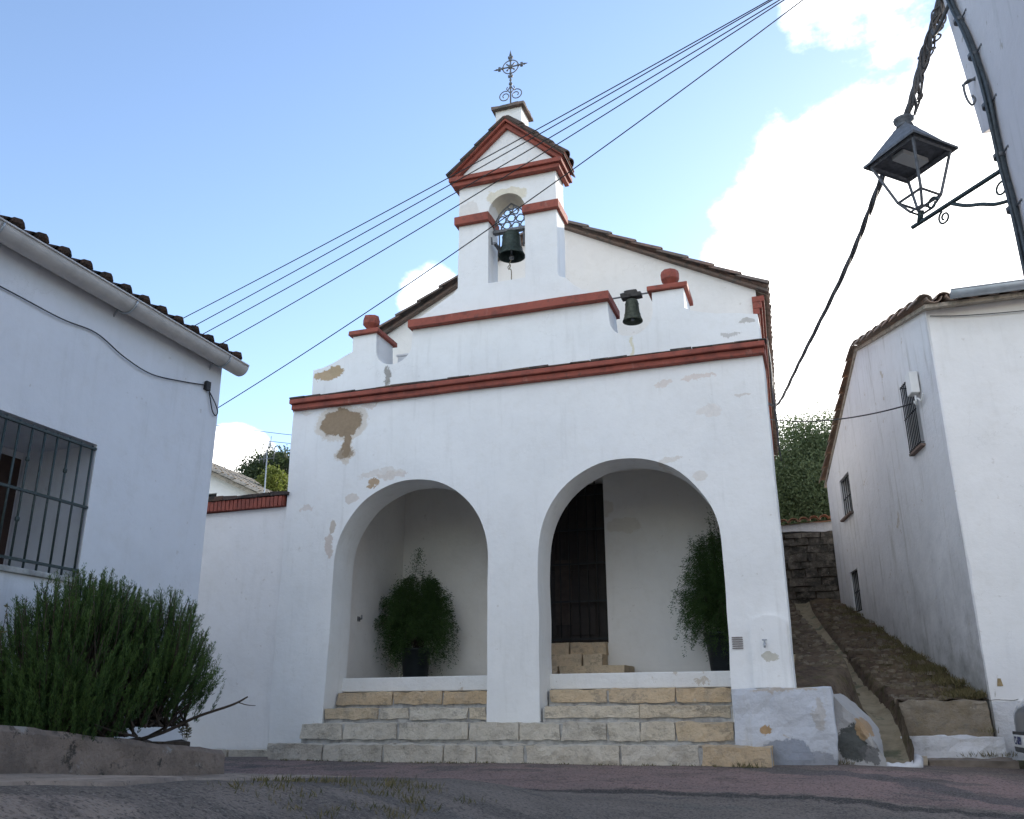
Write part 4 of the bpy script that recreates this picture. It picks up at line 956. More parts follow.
mb=MB(); mb.poly([(.62,-1.),(9,-1.),(9,4.2),(.62,4.2)],[],XZ(17.7),.3); mb.build('rear_wall',M_alley,RH)
for nm,a,b,z0,z1 in wins:
    mb=MB(); 
    for (p0,p1,q0,q1) in ((a,b,z0,z0+.05),(a,b,z1-.05,z1),(a,a+.05,z0+.05,z1-.05),(b-.05,b,z0+.05,z1-.05)):
        P0=[onwall(s,z,w) for w in (.16,.2) for (s,z) in ((p0,q0),(p1,q0),(p1,q1),(p0,q1))]; mb.add(P0,[(0,1,2,3),(7,6,5,4),(0,4,5,1),(1,5,6,2),(2,6,7,3),(3,7,4,0)])
    wv=mb.build('window',M_irongreen,RH)
    mb=MB(); mb.add([onwall(a,z0,.22),onwall(b,z0,.22),onwall(b,z1,.22),onwall(a,z1,.22)],[(0,1,2,3)]); mb.build('pane',M_glassdark,wv)
    mb=MB(); k=7 if nm=='upper' else 5; off=-.05 if nm=='upper' else .04
    for i in range(k+1): s=a+(b-a)*i/k; mb.tube([onwall(s,z0-.0,off),onwall(s,z1,off)],.008,5)
    for z in ((z0+.02,(z0+z1)/2,z1-.02)): mb.tube([onwall(a-.02,z,off),onwall(b+.02,z,off)],.010,5)
    if nm=='upper':
        for s in (a,b):
            for z in (z0+.02,z1-.02): mb.tube([onwall(s,z,off),onwall(s,z,.05)],.008,5)
    mb.build('window_grille',M_darkiron,wv)
    if nm!='lower':
        mb=MB(); P0=[onwall(s,z,w) for w in (-.06,.1) for (s,z) in ((a-.03,z0-.035),(b+.03,z0-.035),(b+.03,z0-.003),(a-.03,z0-.003))]; mb.add(P0,[(0,1,2,3),(7,6,5,4),(0,4,5,1),(1,5,6,2),(2,6,7,3),(3,7,4,0)]); mb.build('window_sill',M_tile,wv)
# roof of the right house
mb=MB(); hv=Vector((nW.x,nW.y,0))*.03
f0=Vector((1.60,11.28,4.80))+hv; f1=Vector((9.2,11.28,4.80)); rr0=Vector((.95,14.75,5.66))+hv; rr1=Vector((9.2,14.75,5.66)); k0=Vector((.28,18.15,4.22))+hv; k1=Vector((9.2,18.15,4.22)); dn=Vector((0,0,-.05))
for (a,b,c_,d_) in ((f0,f1,rr1,rr0),(k0,k1,rr1,rr0)):
    mb.add([a,b,c_,d_,a+dn,b+dn,c_+dn,d_+dn],[(0,1,2,3),(7,6,5,4),(0,4,5,1),(1,5,6,2),(3,2,6,7),(0,3,7,4)])
rf=mb.build('roof',M_tilelt,RH)
mb=MB(); rows(mb,f0+Vector((0,-.04,.0)),f1+Vector((0,-.04,0)),rr0,rr1,.22,.42,.095); rows(mb,k0,k1,rr0,rr1,.22,.42,.095,under=False); mb.build('roof_tiles',M_tileor,rf)
# zinc gutter along the front
mb=MB(); vs=[]; gx=[1.86,3,5,9.2]
for x in gx:
    for (y,z) in [(q*.9,p*.9) for q,p in prof]+[(q*.82,p*.82) for q,p in prof[:13]][::-1]: vs.append((x,11.16-y,4.865+z))
n=len(prof)+13; mb.add(vs,[(i*n+k,i*n+(k+1)%n,(i+1)*n+(k+1)%n,(i+1)*n+k) for i in range(3) for k in range(n)],.5,True)
mb.add([(1.86,11.16-q*.9,4.865+p*.9) for q,p in prof[:13]]+[(1.875,11.16-q*.9,4.865+p*.9) for q,p in prof[:13]],[tuple(range(13)),tuple(range(25,12,-1))])
mb.build('gutter',M_zinc,RH)
c0=MB(); c0.origin=(1.7,11.45,4.7); c0.tube(smoothpath([(1.64,11.47,4.72),(2.1,11.46,4.66),(3,11.46,4.62),(4.5,11.46,4.6)]),.006,5); tag(c0.build('wall_cable',M_cablegrey),'thin grey cable running under the tiled eave of the right house','cable')
jb=thing('junction_box',tuple(onwall(ss(12.3),3.95,-.05)),'white plastic junction box beside the upper barred alley window','junction box')
mb=MB()
s0=ss(12.06);s1=ss(12.24)
P0=[onwall(s,z,w) for w in (-.13,-.02) for (s,z) in ((s0,3.93),(s1,3.93),(s1,4.22),(s0,4.22))]; mb.add(P0,[(0,1,2,3),(7,6,5,4),(0,4,5,1),(1,5,6,2),(2,6,7,3),(3,7,4,0)]); mb.build('box',M_white,jb,.01)
mb=MB(); mb.tube(smoothpath([onwall(s0+.06,3.9,-.07),onwall(s0+.03,3.83,-.08),onwall(s0+.1,3.80,-.06),onwall(s0+.16,3.86,-.06)]),.014,6); mb.tube(smoothpath([onwall(s0+.03,3.86,-.06),onwall(s0-.05,3.80,-.04),onwall(s0-.12,3.87,-.03)]),.012,6); mb.build('conduit',M_white,jb)
sg=MB(); sg.origin=(1.75,11.5,.33); sg.add([(1.70,11.492,.29),(1.76,11.492,.29),(1.745,11.492,.37),(1.715,11.492,.37),(1.70,11.499,.29),(1.76,11.499,.29),(1.745,11.499,.37),(1.715,11.499,.37)],[(0,1,2,3),(7,6,5,4),(0,4,5,1),(1,5,6,2),(2,6,7,3),(3,7,4,0)])
tag(sg.build('wall_plate',simple('ochre_plate',(.35,.26,.13),.7,0,.3,30,.1)),'tiny ochre plate on the front wall of the right house','plate')

# alley end wall
ew=thing('rubble_wall',(-.2,18.3,2),'dark rubble stone wall closing the upper end of the alley','wall')
mb=MB(); z=1.2; k=0
while z<3.3:
    h=rnd.uniform(.09,.17); x=-1.1-rnd.uniform(0,.2)
    while x<.6:
        l=rnd.uniform(.15,.38); mb.box((x+.006,18.25+rnd.uniform(-.025,.02),z),(x+l-.006,18.6,z+h-.01),rnd.random(),.012); x+=l
    z+=h
o=mb.build('stones',M_rubend,ew); subdiv(o,2,.02,6,5)
MB().box((-1.2,18.31,1.2),(.6,18.58,3.35)).build('mortar_core',M_soil,ew)
mb=MB(); mb.poly(wob([(-1.2,3.36),(.6,3.36),(.6,3.56),(-1.2,3.46)],.1,.02),[],XZ(18.26),.3); mb.build('white_band',M_base,ew,.01)
mb=MB()
for i in range(10): x=-1.15+i*.19; z=3.48+.055*i*.19; mb.barrel((x,18.12,z+.02),(x,18.66,z+.10),(0,0,1),.095,.085,6,.014,rnd.random())
mb.add([(-1.2,18.16,3.47),(.6,18.16,3.56),(.6,18.62,3.62),(-1.2,18.62,3.53)],[(0,1,2,3)]); mb.build('coping_tiles',tilemat('coping_tile',(.50,.24,.14),(.38,.20,.13),(.20,.14,.10)),ew)

# ------------------------------------------------------------------ near house with lantern (top right)
NH=thing('near_house',(1.5,3,-1),'rough whitewashed house wall at the upper right carrying the lantern','house')
mb=MB(); mb.poly(wob([(-4,-1.8),(4.53,-1.8),(4.55,2.9),(4.60,3.0),(4.72,2.98),(4.88,3.05),(4.95,3.3),(5.02,3.6),(5.12,4.0),(5.25,4.5),(5.25,6.3),(-4,6.3)],.16,.012),[],lambda u,v,w:Vector((1.112+w,u,v)),.45)
mb.build('street_wall',M_near,NH,.03,3)
mb=MB(); mb.box((1.58,-4,-1.8),(6,4.5,6.28)); mb.build('house_body',M_near,NH)
mb=MB(); mb.box((.9,-4.2,6.3),(6.2,5.5,6.4)); mb.build('roof',M_tile,NH)
pp=thing('cable_pipe',(1.08,4.5,0),'dark vertical pipe of bundled cables clamped to the near wall','pipe')
pts=smoothpath([(1.09,4.48,-1.2),(1.09,4.47,1),(1.09,4.46,2.2),(1.09,4.51,2.61),(1.09,4.54,3.1),(1.09,4.67,3.53),(1.09,4.91,4.01),(1.09,5.05,4.5),(1.1,5.1,5.4)],8)
mb=MB(); mb.tube(pts,.019,10); mb.tube([p+Vector((-.0,.03*math.sin(i*.35),0)) for i,p in enumerate(pts)],.011,6); mb.tube([p+Vector((-.02,-.022,0)) for p in pts],.008,6); mb.build('pipe',simple('dark_blue_grey_pipe',(.06,.075,.085),.5,.1,.4,40,.2),pp)
for z,y in ((2.35,4.48),(2.68,4.52),(3.0,4.54),(3.38,4.62),(3.75,4.78)):
    mb=MB(); mb.tube([(1.085,y,z-.012),(1.085,y,z+.012)],.029,10); mb.tube([(1.10,y-.03,z),(1.115,y-.08,z+.01)],.005,5); mb.lathe((1.115,y-.09,z-.005),[(0,-.006),(.008,-.004),(.008,.006),(0,.008)],6); mb.build('clamp',M_iron,pp)
wh=MB(); wh.origin=(1.1,4.85,3.3); wh.tube(smoothpath([(1.13,4.80,3.35),(1.08,4.80,3.36),(1.05,4.80,3.33),(1.05,4.79,3.24),(1.07,4.79,3.19),(1.09,4.79,3.22),(1.08,4.79,3.25)]),.007,6); wh.tube([(1.15,4.76,3.36),(1.05,4.84,3.36)],.008,6)
tag(wh.build('iron_hook',M_iron),'small curled iron hook on the wall left of the cable pipe','hook')
# lantern
LN=thing('wall_lantern',(.735,4.91,2.64),'black iron four-sided lantern with a pyramidal cap on a scrolled wall bracket','lantern')
c0=Vector((.735,4.912,0)); ux=Vector((.256,.29,0)).normalized()*.1; 
dx=(Vector((.981,4.894,0))-Vector((.481,4.932,0)))*.5; dy=(Vector((.742,5.182,0))-Vector((.737,4.640,0)))*.5
def rhomb(c,k,z): return [c-dx*k+Vector((0,0,z)),c-dy*k+Vector((0,0,z)),c+dx*k+Vector((0,0,z)),c+dy*k+Vector((0,0,z))]
mb=MB()
levels=[(1.0,2.995),(1.0,3.01),(.86,3.03),(.42,3.15),(.30,3.18),(.24,3.20)]
vs=[]; 
for k,z in levels: vs+=rhomb(c0,k,z)
fs=[(i*4+j,i*4+(j+1)%4,(i+1)*4+(j+1)%4,(i+1)*4+j) for i in range(len(levels)-1) for j in range(4)]
fs+=[(20,21,22,23)]
mb.add(vs,fs)
u0=rhomb(c0,.98,2.994); u1=rhomb(c0,.84,3.012); mb.add(u0+u1,[(j,4+j,4+(j+1)%4,(j+1)%4) for j in range(4)]+[(4,5,6,7)])
cap=mb.build('cap',M_iron,LN,fix=False)
mb=MB(); mb.lathe((c0.x,c0.y,3.20),[(.0,0),(.05,0),(.045,.02),(.03,.03),(.055,.045),(.058,.06),(.03,.075),(.015,.085),(0,.09)],14); mb.build('cap_finial',M_iron,cap)
mb=MB(); P0=[c0+dx*a+dy*b+Vector((0,0,z)) for z in (2.985,3.005) for a,b in ((-.15,-.33),(.13,-.05),(.02,.30),(-.0,.30))]
q=[c0+(dx+dy)*s*.28+(dx-dy)*t*.11+Vector((0,0,z)) for z in (2.98,3.005) for s,t in ((-1,-1),(1,-1),(1,1),(-1,1))]
mb.add(q,[(0,1,2,3),(7,6,5,4),(0,4,5,1),(1,5,6,2),(2,6,7,3),(3,7,4,0)]); mb.build('lamp_unit',simple('frosted_lamp_cover',(.55,.55,.52),.4,0,.05,5,0),LN)
top=rhomb(c0,.83,2.995); mid=rhomb(c0+Vector((.012,.0,0)),.44,2.73); bot=rhomb(c0+Vector((.012,0,0)),.22,2.66)
mb=MB()
for j in range(4):
    mb.tube([top[j],mid[j]],.0085,4,smooth=False); mb.tube([mid[j],mid[(j+1)%4]],.010,4,smooth=False); mb.tube([top[j],top[(j+1)%4]],.010,4,smooth=False)
    mb.tube([mid[j],bot[j]],.008,4,smooth=False); mb.tube([bot[j],bot[(j+1)%4]],.008,4,smooth=False)
mb.build('frame',M_iron,LN)
mb=MB(); w1=Vector((1.10,4.50,2.60)); tipb=Vector((.70,4.995,2.605)); mb.tube([w1,tipb],.0135,6,smooth=False)
mb.tube([bot[0]*.5+bot[2]*.5,Vector((.735,4.95,2.605))],.016,6)
mb.tube(smoothpath([(1.10,4.47,2.40),(1.03,4.53,2.42),(.98,4.60,2.47),(.93,4.70,2.53),(.88,4.775,2.595)]),.0105,6)
sp=[];ax=(w1-tipb).normalized()
for k in range(22):
    a=R(100+k*24); r0=.042*(1-k/30); sp.append(Vector((.84,4.82,2.545))+ax*(math.cos(a)*r0)+Vector((0,0,math.sin(a)*r0)))
mb.tube(sp,.006,5)
for (cc,rd) in ((Vector((.80,4.86,2.66)),.04),(Vector((1.07,4.53,2.50)),.045)):
    sp=[cc+ax*(math.cos(R(k*22))*rd*(1-k/30))+Vector((0,0,math.sin(R(k*22))*rd*(1-k/30))) for k in range(18)]; mb.tube(sp,.006,5)
mb.build('bracket',M_irongreen,LN)
# main twisted cable bundle from the near house past the lantern to the chapel eave
cb=MB(); cb.origin=(.8,5.5,3.6)
path=smoothpath([(1.12,5.12,4.6),(1.11,5.2,4.31),(.96,5.3,3.93),(.82,5.5,3.61),(.70,6.2,3.61),(.52,8.2,3.94),(.05,11.8,4.46),(-.36,15.0,4.95),(-.55,15.4,5.1)],14)
for s_ in range(3): cb.tube([p+Vector((math.cos(i*.55+s_*2.1),0,math.sin(i*.55+s_*2.1)))*.012 for i,p in enumerate(path)],.0125,5)
tag(cb.build('cable_bundle',M_cablegrey),'thick twisted black cable bundle crossing behind the lantern to the chapel eave','cable')
ct=MB(); ct.origin=(1,5.3,4)
up=smoothpath([(1.13,5.1,4.7),(1.11,5.2,4.31),(.96,5.3,3.93),(.82,5.5,3.55)],26); g=random.Random(3)
for s_ in range(6):
    ph=g.uniform(0,6); am=g.uniform(.015,.04); fr_=g.uniform(.15,.4)
    ct.tube([p+Vector((math.sin(i*fr_+ph)*am*.8+.012,math.cos(i*fr_*.8+ph)*am,math.sin(i*fr_*1.3+ph)*am*.5)) for i,p in enumerate(up[:72])],.006,5)
for k in range(16):
    p=up[4+k*4]+Vector((.018+g.uniform(-.015,.02),.01,0)); rd=g.uniform(.012,.034); e1_=g.uniform(.5,1.3); n_=g.randint(8,15); ct.tube([p+Vector((math.cos(a*PI/7+k)*rd,math.cos(a*PI/7+k*2)*rd*.7,math.sin(a*PI/7+k)*rd*e1_)) for a in range(n_)],.0065,5)
for k in range(12):
    p=up[8+k*5]+Vector((.02,0,0)); ct.tube([p+Vector((g.uniform(-.03,.01),g.uniform(-.02,.02),-.05)),p+Vector((.01,.01,0)),p+Vector((g.uniform(0,.03),g.uniform(-.02,.02),.06))],.009,5)
ct.tube(smoothpath([up[40]+Vector((0,0,0)),Vector((1.02,5.1,3.95)),Vector((1.10,4.98,4.05))]),.012,5)
tag(ct.build('tangled_cables',M_cablegrey),'tangle of looping cables above the lantern beside the near wall','cable')

# overhead wires
wp=thing('wire_post',(-6.6,7.7,-.5),'timber wire post hidden behind the left house roof','post')
mb=MB(); mb.tube([(-6.45,7.7,-.6),(-6.45,7.7,3.6)],[.09,.07],10); mb.build('post',M_bark,wp); mb=MB()
for z in (3.0,3.7): mb=MB(); mb.box((-6.85,7.58,z-.03),(-6.05,7.64,z+.03)); mb.build('crossarm',M_bark,wp)
mb=MB(); mb.box((-6.85,7.58,3.731),(-6.79,7.64,4.2)); mb.build('wire_peg',M_bark,wp)
wb=thing('wire_bracket',(1.14,5.3,5.6),'iron bracket high on the near house holding the overhead wires','bracket')
mb=MB(); mb.tube([(1.16,5.1,5.5),(1.10,6.5,5.5)],.02,6); mb.tube([(1.10,5.9,5.45),(1.10,6.45,6.1)],.02,6); mb.build('arm',M_iron,wb)
ends=[((-6.77,7.6,4.14),(1.1,6.09,5.76)),((-6.64,7.6,4.00),(1.1,6.05,5.73)),((-6.49,7.6,3.89),(1.1,6.07,5.74)),((-6.31,7.6,3.70),(1.1,6.05,5.74)),((-6.09,7.6,3.01),(1.1,5.9,5.60))]
lab=['highest of the five thin wires crossing the sky from the left roof','second highest of the five thin wires, close under the top one','middle wire of the five crossing in front of the bellcote','fourth of the five wires, just below the middle one','lowest of the five wires, passing across the bell opening']
for (a,b),lb,sg_ in zip(ends,lab,(.06,.05,.08,.10,.14)):
    w=MB(); w.origin=a; w.tube(sag(a,b,sg_,30),.0052,5); tag(w.build('overhead_wire',M_black),lb,'wire','overhead wires across the chapel')
for (a,b,lb) in (((-12.0,15,5.85),(-7.,15,4.86),'upper of two faint distant wires left of the chapel'),((-11.98,15,5.65),(-7,15,4.7),'lower of two faint distant wires left of the chapel')):
    w=MB(); w.origin=a; w.tube(sag(a,b,.05,10),.006,4); tag(w.build('distant_wire',M_cablegrey),lb,'wire','faint wires beyond the boundary wall')
w=MB(); w.origin=(1.45,12.3,3.9); w.tube(sag(onwall(ss(12.35),3.87,-.06),(-.58,16,5.0),.12,20),.010,6); tag(w.build('alley_cable',M_black),'black cable spanning the alley from the junction box to the chapel','cable')
w=MB(); w.origin=(-.4,11.6,4.6); g=random.Random(9)
for k in range(4): w.tube(smoothpath([(-.375+g.uniform(-.005,.01),12.75+.1*k+g.uniform(-.3,.9),z_) for z_ in (5.3,4.9,4.5,4.1,3.6)],6),.008,5)
tag(w.build('hanging_cables',M_cablegrey),'loose dark cables hanging down the side of the chapel under the eave','cable')

# ------------------------------------------------------------------ distant house, antenna, trees
BH=thing('distant_house',(-18,23,4),'distant white house with a grey tiled roof beyond the boundary wall','house')
mb=MB(); mb.poly([(-24,2),(-14.85,2),(-14.85,5.95),(-16.99,6.95),(-19.5,8.0),(-24,6.2)],[[(-17.1,5.9),(-16.72,5.9),(-16.72,6.3),(-17.1,6.3)]],XZ(22),.4); mb.build('wall_face',M_wallL,BH)
mb=MB(); mb.add([(-14.5,21.6,5.82),(-19.5,21.6,8.22),(-19.5,27,8.22),(-14.5,27,5.82),(-14.5,21.6,5.70),(-19.5,21.6,8.10),(-19.5,27,8.10),(-14.5,27,5.70)],[(0,1,2,3),(7,6,5,4),(0,4,5,1),(1,5,6,2),(3,2,6,7),(0,3,7,4)])
rows(mb,(-14.5,21.6,5.82),(-14.5,27,5.82),(-19.5,21.6,8.22),(-19.5,27,8.22),.26,.5,.11,under=False); mb.build('roof',M_tilelt,BH)
mb=MB(); mb.box((-17.1,22.1,5.9),(-16.72,22.15,6.3)); mb.build('window',M_glassdark,BH)
an=thing('tv_antenna',(-13.7,20,4.5),'thin television antenna on a mast above the boundary wall','antenna')
mb=MB(); mb.tube([(-13.66,20,3.0),(-13.72,20,6.75)],.018,6); mb.build('mast',M_zinc,an)
mb=MB(); mb.tube([(-13.95,20.2,6.62),(-13.5,19.8,6.92)],.012,5)
for k in range(6):
    t=k/5; c_=Vector((-13.95,20.2,6.62)).lerp(Vector((-13.5,19.8,6.92)),t); h=.13+.05*(k%2); mb.tube([c_-Vector((0,0,h)),c_+Vector((0,0,h))],.010,5)
for s_ in (-1,1): mb.tube([(-13.72+s_*.22,20,6.45),(-13.72+s_*.22,20,6.85)],.012,5); 
mb.tube([(-13.94,20,6.55),(-13.50,20,6.55)],.012,5)
mb.build('elements',M_iron,an)
def tree(name,base,h,crown,label,mat,seed,nclump=70,leaf=.10,per=260,cat='tree',group='trees behind the walls',low=.3):
    t=thing(name,base,label,cat,group); g=np.random.default_rng(seed); b=np.array(base,float); rx,ry,rz=crown
    mb=MB(); cc=b+np.array([0,0,h-rz]); mb.tube(smoothpath([b-[0,0,.3],b+[.1,0,(h-rz)*.6],cc+[0,0,rz*.3]],5),[.16,.15,.14,.13,.12,.11,.1,.09,.07,.05,.04],8)
    C=[];D=[];T=[]
    for i in range(nclump):
        v_=g.normal(size=3); v_/=np.linalg.norm(v_); rr=g.uniform(.25,1.0)**.6; c_=cc+v_*np.array([rx,ry,rz])*rr*g.uniform(.85,1.12)
        r0=g.uniform(.14,.30)*min(rx,rz); P_=c_+g.normal(size=(per,3))*r0*np.array([1,1,.7]); C.append(P_); D.append(g.normal(size=(per,3))+[0,0,-.2]); T.append(np.clip(g.uniform(.1,.9)+g.normal(0,.15,per),0,1))
        if i%5==0: mb.tube(smoothpath([cc-[0,0,rz*.3],(cc+c_)*.5+[0,0,.1],c_],3),[.05,.045,.04,.03,.025,.02,.012],6)
    mb.build('trunk',M_bark,t); C=np.concatenate(C);D=np.concatenate(D);T=np.concatenate(T)
    quads('crown',leafquads(C,D,g.uniform(leaf*.6,leaf*1.3,len(C)),leaf*.45),mat,t,T)
tree('leafy_tree',(.1,23.5,2.2),5.1,(1.5,1.3,2.2),'leafy tree rising behind the rubble wall at the top of the alley',M_tree,21,150,.075,900)
tree('leafy_tree',(-.9,27,2.4),4.6,(1.6,1.4,2.2),'darker tree behind the chapel corner at the alley end',M_pine,22,100,.085,800)
tree('distant_tree',(-26.6,40,4.5),8.5,(2.3,1.8,1.7),'dark distant tree beyond the boundary wall, nearest the chapel',M_pine,23,90,.2,420)
tree('distant_tree',(-31.2,44,4.5),8.2,(2.6,2,1.7),'dark distant tree beyond the grey roof of the distant house',M_pine,24,90,.2,420)
tree('yellow_tree',(-16.75,25,4.0),3.75,(.42,.45,.62),'sunlit yellow-green tree beside the antenna mast',M_yel,25,70,.09,260)

# ------------------------------------------------------------------ grass tufts and weeds
C=[];D=[];T=[];Ls=[]
def tuft(x,y,z,n,h,s):
    for _ in range(n):
        C.append((x+G.normal()*s,y+G.normal()*s,z)); D.append((G.normal()*.5,G.normal()*.5,1)); T.append(G.random()); Ls.append(h*G.uniform(.5,1.3))
for _ in range(130):
    x=G.uniform(-3.0,-2.1); y=G.uniform(3.7,5.6)
    if noise.noise(Vector((x*1.8,y*1.8,3)))>-.02: tuft(x,y,gz(x,y),16,.045,.05)
for _ in range(110): 
    x=G.uniform(-6,-.7); tuft(x,9.26+G.normal()*.015,gz(x,9.27),8,.028,.025)
for (x,y,z,n) in ((-.85,9.25,-.47,60),(1.25,10.95,-.42,60),(1.42,10.9,-.42,70),(1.58,10.95,-.42,50),(.02,9.8,-.46,60),(1.5,11.3,-.2,40)): tuft(x,y,z,n,.07,.05)
for _ in range(620):
    y=11.55+5.9*G.uniform(0,1)**1.5; x=wallx(y)-abs(G.normal())*.16-.02; tuft(x,y,zpath(x,y),14,.10 if y<13.5 else .07,.05)
for _ in range(200):
    y=G.uniform(11.6,16); x=G.uniform(interp(y,CH)+.25,wallx(y)); 
    if noise.noise(Vector((x*2,y*2,8)))>0: tuft(x,y,zpath(x,y),8,.04,.05)
C=np.array(C);D=np.array(D);Ls=np.array(Ls)
tag(quads('grass',leafquads(C,D,Ls,.006),M_grass,None,T),kind='stuff')
# embedded cobbles and loose stones on the alley slope
mb=MB()
for k in range(900):
    y=11.6+6.2*rnd.random()**1.4; cxx=interp(y,CH)
    x=rnd.uniform(cxx+.2,wallx(y)-.05) if rnd.random()<.82 else rnd.uniform(-.42-.04*(y-12),cxx-.2)
    if x<-.40 and y<12.4: continue
    s=rnd.uniform(.02,.065); z=zpath(x,y)+rnd.uniform(-.012,.004); n_=7; ring=[]
    for a in range(n_): rr_=s*rnd.uniform(.75,1.15); ring.append((math.cos(2*PI*a/n_)*rr_,math.sin(2*PI*a/n_)*rr_*.75))
    vs=[(x+p,y+q,z-.02) for p,q in ring]+[(x+p*.85,y+q*.85,z+s*.28*rnd.uniform(.7,1.2)) for p,q in ring]+[(x,y,z+s*.42)]
    fs=[(a,(a+1)%n_,n_+(a+1)%n_,n_+a) for a in range(n_)]+[(n_+a,n_+(a+1)%n_,2*n_) for a in range(n_)]
    mb.add(vs,fs,rnd.random())
tag(mb.build('cobbles',blockmat('cobble_stone',((.09,.07,.052),(.15,.12,.085),(.22,.18,.13),(.12,.10,.06)))),kind='stuff')
# pebbles and grit on the road
mb=MB()
for k in range(420):
    x=rnd.uniform(-5,2); y=9.2-abs(rnd.gauss(0,1.2)) if k%2 else rnd.uniform(5.5,9.3); s=rnd.uniform(.002,.007); z=gz(x,y)+.008
    mb.add([(x-s,y-s*.7,z),(x+s,y-s*.5,z),(x+s*.6,y+s,z),(x-s*.7,y+s*.8,z),(x,y,z+s*.9)],[(0,1,4),(1,2,4),(2,3,4),(3,0,4)],rnd.random())
tag(mb.build('gravel',M_concrete),kind='stuff')

# ------------------------------------------------------------------ parked car (nose enters the frame at lower right)
CR=thing('parked_car',(3.5,10.2,-.58),'pale silver-blue car parked at the right edge with its nose towards the chapel','car')
m=Mat('car_paint',.28,.5); m.b.inputs['Metallic'].default_value=.55; m.b.inputs['Coat Weight'].default_value=.6; m.b.inputs['Coat Roughness'].default_value=.08
M_car=m.out(m.mix(m.rng(m.noise(3,4,.6),.3,.7),(.40,.46,.53),(.36,.42,.50)))
M_tyre=simple('tyre_rubber',(.02,.02,.02),.9,0,.2,30,.2); M_rim=simple('alloy_rim',(.5,.5,.52),.35,.8,.1,20,0)
m=Mat('head_lamp_glass',.06,.5); M_lamp=m.out((.55,.58,.62))
yc=10.25; hw=.80; zg=-.60
# stations along X: (x, half width, sill z, belt z, top z, roof half width)
XO=.06
S=[(1.60,.46,.22,.52,.60,.40),(1.66,.62,.20,.58,.70,.52),(1.80,.74,.18,.66,.79,.62),(2.05,.80,.17,.72,.87,.68),(2.5,.83,.17,.80,.96,.70),(2.75,.83,.17,.86,1.02,.70),(3.35,.83,.17,.90,1.44,.58),(3.8,.83,.17,.92,1.50,.58),(4.7,.83,.17,.94,1.48,.57),(5.2,.82,.19,.96,1.38,.55),(5.5,.78,.22,.94,1.02,.60),(5.6,.70,.28,.80,.86,.55)]
vs=[];nn=None
for (x,w,sz,bz,tz,rw) in S:
    x+=XO
    half=[(w*.86,sz),(w*.98,sz+.12),(w,(sz+bz)*.5+.03),(w*.975,bz),(rw+(w*.95-rw)*.55,bz+(tz-bz)*.45),(rw,tz-.035),(rw*.8,tz-.005),(rw*.4,tz+.01)]
    ring=[(yc-a,zg+b) for a,b in half]+[(yc,zg+tz+.015)]+[(yc+a,zg+b) for a,b in half[::-1]]
    nn=len(ring); vs+=[(x,y,z) for y,z in ring]
fs=[(i*nn+k,i*nn+k+1,(i+1)*nn+k+1,(i+1)*nn+k) for i in range(len(S)-1) for k in range(nn-1)]+[(i*nn,(i+1)*nn,(i+1)*nn+nn-1,i*nn+nn-1) for i in range(len(S)-1)]
fs+=[tuple(range(nn))[::-1],tuple((len(S)-1)*nn+k for k in range(nn))]
mb=MB(); mb.add(vs,fs,.5,True); body=mb.build('body',M_car,CR); sb=body.modifiers.new('s','SUBSURF'); sb.levels=2; sb.render_levels=2
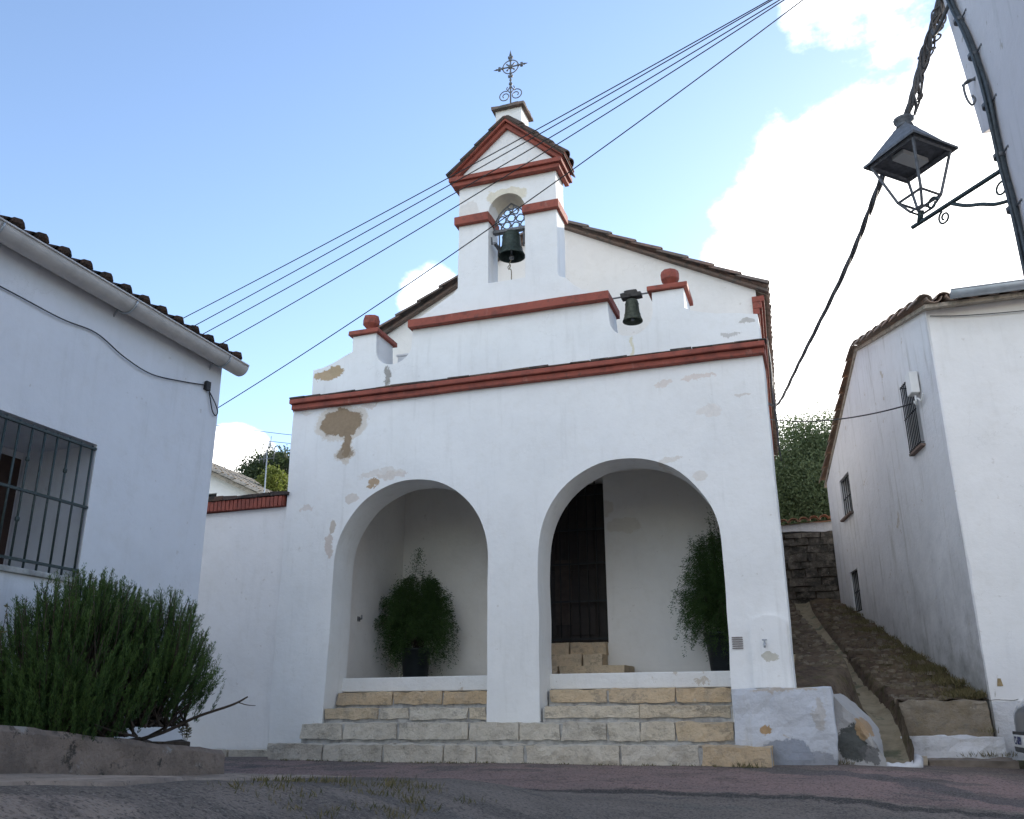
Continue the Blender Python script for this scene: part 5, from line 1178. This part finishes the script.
for s_ in (-1,1):
    mb=MB(); n=12
    pts=[(a_+XO,b_,c2_) for a_,b_,c2_ in [(1.655,yc+s_*.50,zg+.50),(1.64,yc+s_*.40,zg+.58),(1.74,yc+s_*.52,zg+.685),(1.90,yc+s_*.68,zg+.72),(1.84,yc+s_*.725,zg+.60),(1.72,yc+s_*.65,zg+.50)]]
    c_=Vector((1.69+XO,yc+s_*.59,zg+.60)); off=Vector((-.035,s_*.02,.02))
    vs=[Vector(p)+off*.6 for p in pts]+[c_+off*1.6]; fs=[(i,(i+1)%6,6) for i in range(6)]; mb.add(vs,fs,.5,True)
    hl=mb.build('headlight',M_lamp,CR); sm=hl.modifiers.new('s','SUBSURF'); sm.levels=2; sm.render_levels=2
    for xw in (2.35,4.85):
        mb=MB()
        y0=yc+s_*.74; prof_=[(.30,-.09),(.31,-.07),(.31,.07),(.30,.09),(.20,.085),(.20,-.085),(.30,-.09)]
        vs=[];k_=28
        for a in range(k_):
            for (r0,yy_) in prof_: vs.append((xw+math.cos(2*PI*a/k_)*r0,y0+yy_,zg+.31+math.sin(2*PI*a/k_)*r0))
        q=len(prof_); mb.add(vs,[(a*q+b,a*q+b+1,((a+1)%k_)*q+b+1,((a+1)%k_)*q+b) for a in range(k_) for b in range(q-1)],.5,True)
        wh_=mb.build('wheel',M_tyre,CR)
        mb=MB(); mb.tube([(xw,y0-s_*.05,zg+.31),(xw,y0+s_*.07,zg+.31)],.05,10)
        for a in range(5):
            an_=2*PI*a/5; mb.tube([(xw,y0+s_*.06,zg+.31),(xw+math.cos(an_)*.2,y0+s_*.06,zg+.31+math.sin(an_)*.2)],.022,6)
        mb.build('rim',M_rim,wh_)
mb=MB(); mb.box((1.615,yc-.27,zg+.30),(1.635,yc+.27,zg+.41)); npl=mb.build('number_plate',M_white,CR,.004)
tcu=bpy.data.curves.new('plate_text','FONT'); tcu.body='CS 6039'; tcu.size=.105; tcu.align_x='CENTER'; tcu.align_y='CENTER'; tcu.extrude=.0015
to=bpy.data.objects.new('tmp',tcu); COL.objects.link(to); dg=bpy.context.evaluated_depsgraph_get(); me=bpy.data.meshes.new_from_object(to.evaluated_get(dg)); bpy.data.objects.remove(to)
me.transform(Matrix.Translation(Vector((1.6125,yc,zg+.355))-wl(CR))@Matrix(((0,0,-1,0),(-1,0,0,0),(0,1,0,0),(0,0,0,1)))); me.materials.clear(); me.materials.append(simple('plate_ink',(.02,.03,.12),.5,0,.1,10,0))
tx=bpy.data.objects.new('plate_lettering',me); COL.objects.link(tx); tx.parent=npl
mb=MB(); mb.box((1.63,yc-.34,zg+.25),(1.70,yc+.34,zg+.44)); mb.build('bumper_grille',M_pot,CR,.01)
mb=MB()
for s_ in (-1,1): 
    vs=[(3.0,yc+s_*.80,zg+.97),(3.42,yc+s_*.645,zg+1.38),(4.6,yc+s_*.64,zg+1.40),(5.05,yc+s_*.79,zg+1.0)]
    mb.add([Vector(p)+Vector((0,s_*.01,0)) for p in vs],[(0,1,2,3)])
mb.add([(2.80,yc-.66,zg+1.055),(2.80,yc+.66,zg+1.055),(3.30,yc+.54,zg+1.43),(3.30,yc-.54,zg+1.43)],[(0,1,2,3)]); mb.build('windows',M_glassdark,CR)
